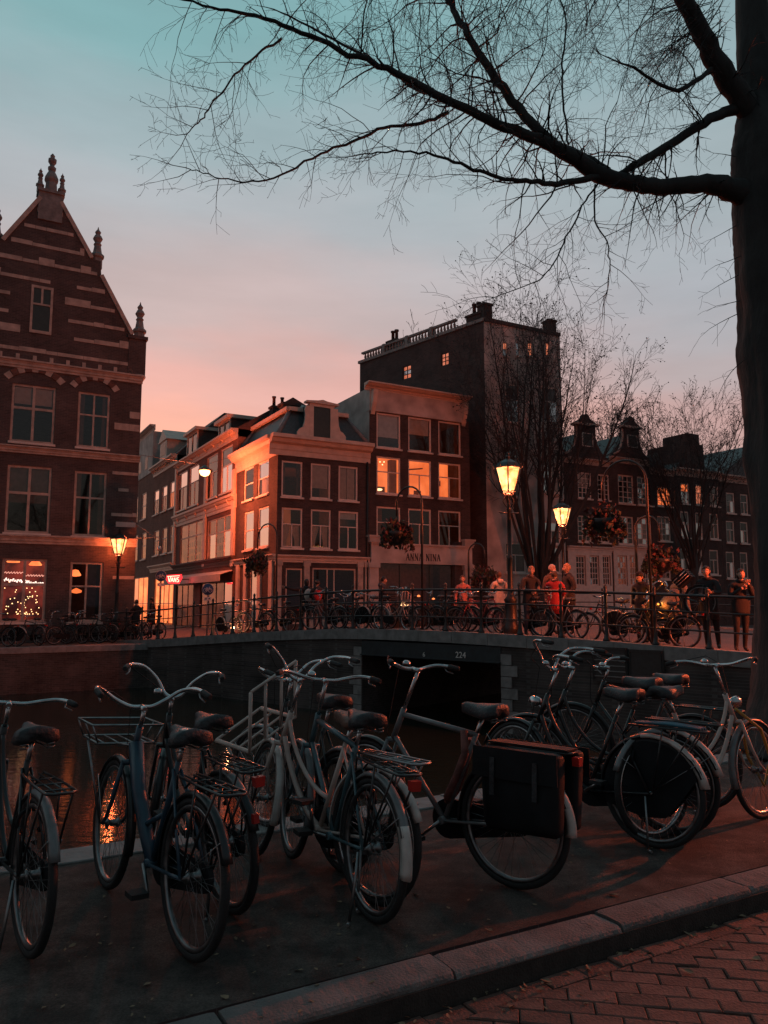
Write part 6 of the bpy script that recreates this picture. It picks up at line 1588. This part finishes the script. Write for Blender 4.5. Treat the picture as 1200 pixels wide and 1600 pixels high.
# ------------------------------------------------------------------ signs
blue = mat('blue sign enamel', (.02, .06, .17), .4, var=.1); signw = mat('white sign paint', (.6, .6, .6), .5, var=.08)
def cycle_sign(label, u, v, off, plate):
    p = onbr(u, off); z = at(u, v, p.y).z - p.z
    o = thing('cycle_sign', label, 'sign', p, brz * 0 + R(4), 'round blue cycle route signs')
    MB().tube([(0, .04, 0), (0, .04, z + .26)], .028, 8).build('post', M['lead'], o)
    RX = Matrix.Rotation(math.pi / 2, 3, 'X'); SH = Matrix.Translation((0, 0, z)) @ Matrix.Scale(.66, 4) @ Matrix.Translation((0, 0, -z))
    MB().lathe([(.36, -.012), (.36, .012)], 28, (0, 0, z), RX).xf(SH).build('disc', blue, o)
    s = MB()
    for cx_ in (-.15, .15): s.tube([(cx_ + .105 * math.cos(a * .3491), -.02, z - .06 + .105 * math.sin(a * .3491)) for a in range(18)], .014, 5, closed=True)
    for a, b in (((-.15, -.06), (-.05, .07)), ((-.05, .07), (.10, .07)), ((.10, .07), (0, -.06)), ((0, -.06), (-.05, .07)), ((-.15, -.06), (0, -.06)), ((.08, .14), (.15, -.06)), ((.08, .14), (.14, .15)), ((-.06, .11), (-.05, .07)), ((-.10, .11), (-.02, .11))): s.bar((a[0], -.02, z + a[1]), (b[0], -.02, z + b[1]), .012, .022)
    s.xf(SH).build('bicycle_symbol', signw, o)
    s = MB().tube([(.345 * math.cos(a * .2244), -.014, z + .345 * math.sin(a * .2244)) for a in range(28)], .012, 4, closed=True); s.xf(SH).build('rim', signw, o)
    MB().bb(-.22, .22, -.01, .01, z - .66, z - .46).xf(SH).build('plate', signw, o)
    if plate:
        for x in (-.10, .10): MB().bb(x - .05, x + .05, -.016, -.010, z - .60, z - .52).xf(SH).build('plate_mark', M['iron'], o)
cycle_sign('round blue cycle sign on a post in front of the brightly lit side street', 250, 900, 2.4, False)
cycle_sign('round blue cycle sign with a marked plate right below the red neon sign', 324, 921, 2.2, True)

# ------------------------------------------------------------------ arched flower poles
flw = [mat('red geranium', (.085, .022, .022), .7, var=.5, scale=20), mat('basket leaves', (.035, .045, .025), .7, var=.5, scale=20)]
def flower_pole(label, u, off, vtop, span, vbase, seed):
    p = onbr(u, off); k = 1 / 1200 * p.y; H = at(u, vtop, p.y).z - p.z; w_ = span * k
    o = thing('flower_pole', label, 'flower pole', p, brz if span > 0 else brz + math.pi, 'arched poles with hanging flower baskets'); r_ = random.Random(seed)
    w_ = abs(w_); a_ = w_ / 2
    pts = [(0, 0, 0), (0, 0, H - a_ * 1.0)] + [(-a_ + a_ * math.cos(t * math.pi / 10), 0, H - a_ + a_ * math.sin(t * math.pi / 10)) for t in range(1, 11)]
    drop = .35; pts += [(-2 * a_, 0, H - a_ - drop)]
    MB().tube(pts, [.034] * 2 + [.026] * (len(pts) - 2), 7).build('pole', M['iron'], o)
    cz = H - a_ - drop - .45
    MB().lathe([(.05, -.38), (.22, -.30), (.34, -.10), (.36, 0), (.34, .01)], 12, (-2 * a_, 0, cz)).build('basket', M['iron'], o)
    lv = [MB(), MB()]
    for i in range(620):
        a, b = r_.uniform(0, 6.28), math.acos(r_.uniform(-1, 1)); q = r_.uniform(.45, 1.08) * (.39 + .09 * math.sin(3 * a + seed))
        c = Vector((-2 * a_ + q * math.sin(b) * math.cos(a), q * math.sin(b) * math.sin(a), cz + .02 + q * .85 * math.cos(b) - (.16 if r_.random() < .35 else 0)))
        E = Euler((r_.uniform(0, 6), r_.uniform(0, 6), r_.uniform(0, 6))).to_matrix(); s = r_.uniform(.04, .085)
        lv[0 if r_.random() < .5 else 1].add([E @ Vector(x) * s + c for x in ((-1, -.2, 0), (0, -.7, .2), (1, 0, 0), (0, .7, .2))], [(0, 1, 2, 3)])
    for i in range(16):     # trailing stems
        a = r_.uniform(0, 6.28); q0 = Vector((-2 * a_ + .34 * math.cos(a), .34 * math.sin(a), cz)); d = Vector((math.cos(a) * .5, math.sin(a) * .5, -.2)); L_ = r_.uniform(.2, .5)
        ps = [q0 + d * .25 * t + Vector((0, 0, -L_ * t * t)) for t in (0, .25, .5, .75, 1)]
        lv[1].tube(ps, .006, 3)
        for p in ps[1:]:
            for m2 in range(4):
                E = Euler((r_.uniform(0, 6), r_.uniform(0, 6), r_.uniform(0, 6))).to_matrix(); s = r_.uniform(.03, .06)
                lv[0 if r_.random() < .35 else 1].add([E @ Vector(x) * s + p + Vector((r_.gauss(0, .03), r_.gauss(0, .03), r_.gauss(0, .03))) for x in ((-1, -.2, 0), (0, -.7, .2), (1, 0, 0), (0, .7, .2))], [(0, 1, 2, 3)])
    for mb_, m_, nm in ((lv[0], flw[0], 'flowers'), (lv[1], flw[1], 'foliage')): mb_.build(nm, m_, o, kind='stuff')
    return o
flower_pole('tall thin pole arching left with a red flower basket before the lettered shop', 660, .30, 758, 52, 990, 1)
flower_pole('arched pole with a dark flower basket at the corner of the corner house', 431, 1.2, 817, 46, 975, 2)
flower_pole('tallest arched flower pole on the bridge in front of the bell-gabled house', 1018, .25, 715, 74, 1008, 3)
flower_pole('lower arched pole leaning right with a reddish flower basket', 997, 3.0, 808, -38, 985, 4)
flower_pole('low arched pole with a flower basket at the end of the lettered shop front', 733, 6.0, 850, -30, 960, 5)

# gantry bracket and small lit box on the brick building's corner
pg = at(207, 842, 31.9); gt = thing('wall_bracket', 'thin pipe bracket with a small hanging globe at the brick building corner', 'bracket', pg)
MB().tube([(-.1, 0, 0), (1.15, -.3, .05), (1.22, -.32, -.05), (1.22, -.32, -.30)], .025, 6).tube([(-.1, 0, .75), (1.0, -.27, .08)], .018, 5).build('pipe', M['lead'], gt)
MB().ball((1.22, -.32, -.42), .10, 10, 8).build('globe', M['lens'], gt)
pg = at(196, 820, 31.2); bx = thing('sign_box', 'small blank pale box sign on the brick building above the lantern', 'sign', pg, TH)
MB().bb(-.38, .38, -.12, .0, -.10, .10).build('box', M['curtain'], bx); MB().bb(-.03, .03, 0, .6, -.03, .03).build('bracket', M['iron'], bx)
# ------------------------------------------------------------------ trees
bark = mat('elm bark', (.030, .031, .031), .9, var=.45, scale=4, bump=.9, bscale=16, stretch=(1, 1, .35))
twigm = mat('twig bark', (.018, .021, .023), .85, var=.3, scale=5)
def wander(r, p, d, L, n, jit, droop):
    pts = [p.copy()]; d = d.normalized()
    for i in range(n):
        d = (d + Vector((r.gauss(0, jit), r.gauss(0, jit), r.gauss(0, jit) + droop))).normalized(); p = p + d * (L / n); pts.append(p.copy())
    return pts
def twig(mb, r, p, d, L, rad, lvl, droop, jit=.16, dens=1.0, minr=.0016, n=None, tips=None, spread=.9):
    n = n or max(3, int(L / .12)); n = min(n, 12)
    pts = wander(r, p, d, L, n, jit, droop)
    rs = [max(minr, rad * (1 - .85 * i / n)) for i in range(n + 1)]
    mb.tube(pts, rs, 5 if rad > .02 else 3, cap=False)
    if tips is not None and lvl == 0: tips.append(pts[-1])
    if lvl > 0:
        k = max(2, int(dens * (3 + L * (3.2 if lvl > 1 else 4.2))))
        for i in range(k):
            f = .12 + .86 * (i + r.random()) / k; j = min(n - 1, int(f * n)); q = pts[j].lerp(pts[j + 1], f * n - j)
            t = (pts[j + 1] - pts[j]).normalized(); s = t.orthogonal().normalized(); s = Matrix.Rotation(r.uniform(0, 6.28), 3, t) @ s
            twig(mb, r, q, t * r.uniform(.5, 1.0) + s * spread, L * r.uniform(.28, .52) * (1.1 - .4 * f), max(minr, rs[j] * .55), lvl - 1, droop, jit, dens, minr, None, tips, spread)
# ---- the big elm by the quay
root = thing('elm_tree', 'thick-trunked bare tree at the right with one long low limb over the quay', 'tree', (0, 0, 0))
tb = Vector((4.46, 8.25, 0))
def tp(u, v, Y): return at(u, v, Y)
tr = MB(); tpts = [(1252, 1178, 8.25), (1262, 1080, 8.25), (1254, 900, 8.25), (1238, 640, 8.28), (1226, 470, 8.3), (1212, 340, 8.32), (1200, 240, 8.35), (1192, 160, 8.4), (1178, 60, 8.45), (1173, -60, 8.5), (1178, -300, 8.7)]
tw = [94, 76, 67, 70, 70, 66, 58, 38, 28, 24, 14]
P_ = [tp(*a) for a in tpts]; P_[0] = Vector((P_[0].x, P_[0].y, -.05))
def smooth3(ps, rs, n=5):
    o, q = [], []
    for i in range(len(ps) - 1):
        p0, p1, p2, p3 = ps[max(i - 1, 0)], ps[i], ps[i + 1], ps[min(i + 2, len(ps) - 1)]
        for j in range(n):
            t = j / n; o.append(.5 * ((2 * p1) + (p2 - p0) * t + (2 * p0 - 5 * p1 + 4 * p2 - p3) * t * t + (3 * p1 - p0 - 3 * p2 + p3) * t ** 3)); q.append(rs[i] + (rs[i + 1] - rs[i]) * t)
    return o + [ps[-1]], q + [rs[-1]]
pp, rr = smooth3(P_, [w_ / 1200 * 8.3 for w_ in tw], 14)
r_ = random.Random(3)
tr.tube(pp, rr, 48)
for i, p in enumerate(tr.v):      # knobbly bark outline
    pass
for p in tr.v:
    a = math.atan2(p.y - 8.3, p.x - 4.4); k = 1 + .03 * math.sin(5 * a + p.z * 1.7) + .02 * math.sin(9 * a - p.z * 2.1) + .022 * math.sin(23 * a + 1.2 * math.sin(p.z * 2.3)) + r_.uniform(-.016, .016)
    for kz, ka, kh in ((4.35, 3.0, .10), (3.15, 2.9, .09), (5.2, 3.6, .07), (2.1, 3.9, .06)): k += kh * math.exp(-((p.z - kz) / .22) ** 2 - ((a - ka + 3.1416) % 6.2832 - 3.1416) ** 2 * 2.5)
    c = min(pp, key=lambda q: abs(q.z - p.z)); 
    if p.z < 8.2: p.x = c.x + (p.x - c.x) * k; p.y = c.y + (p.y - c.y) * k
trunk = tr.build('trunk', bark, root)
limbs = {
 'low': ([(1200, 318, 8.3), (1148, 296, 8.2), (1100, 288, 8.1), (1040, 292, 8.0), (985, 286, 7.9), (935, 272, 7.8), (880, 236, 7.7), (830, 214, 7.6), (760, 186, 7.5), (690, 152, 7.4), (620, 114, 7.3), (545, 84, 7.2), (470, 50, 7.1), (400, 24, 7.0), (330, 12, 6.9), (265, -8, 6.8)], [34, 22, 17, 15, 15, 16, 13, 10, 8.5, 7.5, 6, 5, 4.2, 3.4, 2.4, 1.5]),
 'up': ([(895, 250, 7.74), (850, 212, 7.7), (800, 158, 7.7), (765, 108, 7.75), (735, 62, 7.8), (712, 22, 7.9), (692, -20, 8.0), (650, -120, 8.2)], [10, 9.5, 9, 8, 7, 6, 5, 3]),
 'mid': ([(950, 268, 7.8), (900, 240, 8.0), (840, 220, 8.1), (790, 200, 8.2), (740, 178, 8.3), (700, 158, 8.4), (650, 138, 8.5), (590, 100, 8.6), (520, 60, 8.7), (440, 20, 8.8)], [8, 8, 7, 6.5, 6, 5, 4, 3.2, 2.4, 1.5]),
 'under': ([(940, 274, 7.8), (890, 284, 7.6), (840, 286, 7.4), (790, 278, 7.3), (740, 264, 7.2), (690, 246, 7.1), (630, 236, 7.0), (570, 240, 6.9)], [7, 6, 5, 4.2, 3.6, 2.8, 2.0, 1.3]),
 'arm': ([(1160, 168, 8.35), (1125, 178, 8.2), (1080, 204, 8.1), (1030, 236, 8.0), (985, 262, 7.9)], [12, 10, 8.5, 8, 7]),
 'left': ([(1180, 190, 8.35), (1140, 130, 8.2), (1110, 80, 8.1), (1085, 30, 8.0), (1060, -20, 7.9), (1020, -140, 7.7)], [24, 21, 19, 17, 15, 10]),
 'right': ([(1195, 130, 8.4), (1225, 70, 8.4), (1260, 10, 8.5), (1320, -90, 8.6)], [20, 15, 12, 8]),
 'stub': ([(1112, 108, 8.1), (1085, 128, 7.9), (1055, 142, 7.8), (1020, 128, 7.7), (988, 104, 7.6)], [5, 4.5, 4, 3.5, 2.5]),
 'sweep': ([(700, 176, 7.4), (660, 192, 7.3), (600, 200, 7.2), (550, 222, 7.1), (500, 240, 7.0), (440, 274, 6.9), (380, 284, 6.8), (325, 272, 6.7), (290, 262, 6.65)], [3.8, 3.4, 3.0, 2.7, 2.3, 1.9, 1.6, 1.2, .9]),
 'fork': ([(440, 60, 7.05), (400, 88, 7.0), (360, 128, 6.9), (330, 166, 6.85), (310, 192, 6.8), (288, 210, 6.75)], [2.6, 2.2, 1.9, 1.6, 1.3, .9]),
 'drop': ([(935, 286, 7.8), (910, 322, 7.7), (885, 372, 7.6), (860, 420, 7.5), (832, 442, 7.4), (770, 466, 7.3)], [2.0, 1.8, 1.6, 1.3, 1.0, .7]),
 'drop2': ([(930, 288, 7.8), (930, 345, 7.85), (948, 378, 7.9), (952, 430, 8.0), (942, 480, 8.1)], [1.8, 1.6, 1.3, 1.0, .7]),
 'whip': ([(889, 226, 7.75), (880, 160, 7.7), (878, 100, 7.7), (884, 40, 7.6), (872, -20, 7.5)], [2.2, 2, 1.8, 1.6, 1.3]),
}
tw_mb = MB(); r_ = random.Random(11)
for nm, (pts, ws) in limbs.items():
    pw = [tp(*a) for a in pts]; rs = [w_ / 1200 * a[2] * .88 for w_, a in zip(ws, pts)]
    pw, rs = smooth3(pw, rs, 5)
    for i in range(1, len(pw) - 1): pw[i] += Vector((r_.gauss(0, .006), r_.gauss(0, .012), r_.gauss(0, .006)))
    MB().tube(pw, rs, 10 if rs[0] > .05 else 6).build('limb', bark, root)
    tot = sum((pw[i + 1] - pw[i]).length for i in range(len(pw) - 1))
    thin = rs[0] < .03
    step = .075 if not thin else .085; acc = 0
    for i in range(3, len(pw) - 1):
        seg = (pw[i + 1] - pw[i]).length; acc += seg
        if nm in ('low', 'arm') and i < 18 and r_.random() < .6: continue
        while acc > step:
            acc -= step
            t = (pw[i + 1] - pw[i]).normalized(); q = pw[i].lerp(pw[i + 1], r_.random())
            s = Matrix.Rotation(r_.uniform(0, 6.28), 3, t) @ t.orthogonal().normalized()
            s.z -= .15
            L_ = r_.choice((.35, .5, .7, .9, 1.25)) * (.75 if thin else 1.0)
            if rs[i] > .07: L_ *= .8
            twig(tw_mb, r_, q, t * r_.uniform(.2, .9) + s, L_, min(.011, max(.0045, rs[i] * .35)), 2 if L_ > .6 else 1, -.05 if r_.random() < .75 else .03, .17, .8, .0016)
    twig(tw_mb, r_, pw[-1], pw[-1] - pw[-3], .5, rs[-1], 2, -.03, .15, 1, .0016)
# long fine sprays hanging from the boughs above the frame
for k in range(64):
    u = r_.uniform(560, 1060); p = tp(u, r_.uniform(-90, -10), r_.uniform(7.0, 8.6))
    twig(tw_mb, r_, p, Vector((r_.uniform(-.7, .1), r_.uniform(-.3, .3), -.75)), r_.uniform(.8, 1.7), .007, 2, -.05, .12, .85, .0016)
for k in range(50):
    p = tp(r_.uniform(1060, 1130), r_.uniform(-60, 60), r_.uniform(7.7, 8.3))
    twig(tw_mb, r_, p, Vector((-.6, r_.uniform(-.3, .3), r_.uniform(-.9, -.1))), r_.uniform(.7, 1.4), .006, 2, -.04, .1, .8, .0016)
# shoots from the trunk
for u, v in ((1152, 400), (1148, 430), (1150, 470), (1145, 245), (1150, 350), (1148, 490), (1160, 560)):
    twig(tw_mb, r_, tp(u + 6, v, 8.1), Vector((-.8, -.1, r_.uniform(-.5, .1))), r_.uniform(.4, .75), .006, 1, -.04, .15, 1, .0016)
tw_mb.build('crown', twigm, root, kind='stuff')

# ---- bare trees further off
def vase(label, base, H, seed, spread, nst, lvl=3, rb=.30, lean=0.0, mr=.008, fork=.12, group='bare trees beyond the water', buds=True, dens=.75):
    r = random.Random(seed); root = thing('bare_tree', label, 'tree', base, 0, group)
    tk = MB(); cr = MB(); tips = []
    h0 = H * fork
    tk.tube([(0, 0, -.1), (0, 0, h0 * .5), (lean * .2, 0, h0)], [rb * 1.25, rb, rb * .95], 10)
    tk.build('trunk', bark, root)
    for k in range(nst):
        a = 6.2832 * k / nst + r.uniform(-.4, .4); q = spread * r.uniform(.25, 1.0)
        d = Vector((math.cos(a) * q + lean, math.sin(a) * q * .8, 1.0))
        L_ = (H - h0) * r.uniform(.72, .98) * (1.02 - .22 * q); rad = rb * r.uniform(.20, .36)
        n = 12; pts = wander(r, Vector((0, 0, h0 * r.uniform(.6, .98))) + Vector((math.cos(a), math.sin(a), 0)) * rb * .4, d, L_, n, .05, .035)
        rs = [max(mr, rad * (1 - .92 * (i / n) ** .8)) for i in range(n + 1)]
        MB().tube(pts, rs, 6).build('limb', bark, root)
        for j in range(4, n):
            for m_ in range(2):
                t = (pts[j + 1] - pts[j]).normalized(); s = Matrix.Rotation(r.uniform(0, 6.28), 3, t) @ t.orthogonal().normalized(); o = pts[j].copy(); o.z = 0
                s += o.normalized() * .3 if o.length > .1 else Vector()
                twig(cr, r, pts[j].lerp(pts[j + 1], r.random()), t * 1.0 + s * .55, H * r.uniform(.09, .22) * (1.15 - .5 * j / n), max(mr, rs[j] * .5), lvl - 1, .03, .10, dens * .55, mr, 5, tips, .6)
    if buds:
        for t in tips:
            if r.random() < .45: cr.ball(t, r.uniform(.02, .045), 4, 3)
    cr.build('crown', twigm, root, kind='stuff'); return root
def gnd(u, n):   # plan point on picture column u at distance n across the canal
    k = ray(u, 900); k = k.x / k.y; y = n / (NN.x * k + NN.y); return Vector((k * y, y, 0))
p = gnd(842, 30.6); H = at(842, 425, p.y).z
vase('tall many-stemmed bare tree behind the lit lantern before the pale building', p, H, 5, .46, 19, 3, .42, 0.03, .0065, .14, dens=1.0)
p = gnd(1088, 34.5); p = plan(1085, 49); p = gnd(1085, 31.2); H = at(1085, 560, p.y).z
vase('bare tree in front of the dark canal houses near the trunk', p, H, 9, .50, 15, 3, .24, 0, .0075, .28, dens=1.0)
p = plan(-75, 48); vase('bare tree rising behind the brick building at the left edge', p, at(-10, 300, 48).z, 21, .40, 9, 3, .3, 0, .012, .4, buds=False)
p = plan(690, 66); vase('small bare tree top behind the balustrade of the tall building', p, at(690, 500, 66).z, 23, .35, 9, 3, .3, -.05, .016, .45)
p = plan(960, 66); vase('bare tree behind the gabled houses', p, at(960, 600, 66).z, 27, .4, 8, 3, .3, 0, .016, .4, buds=False)
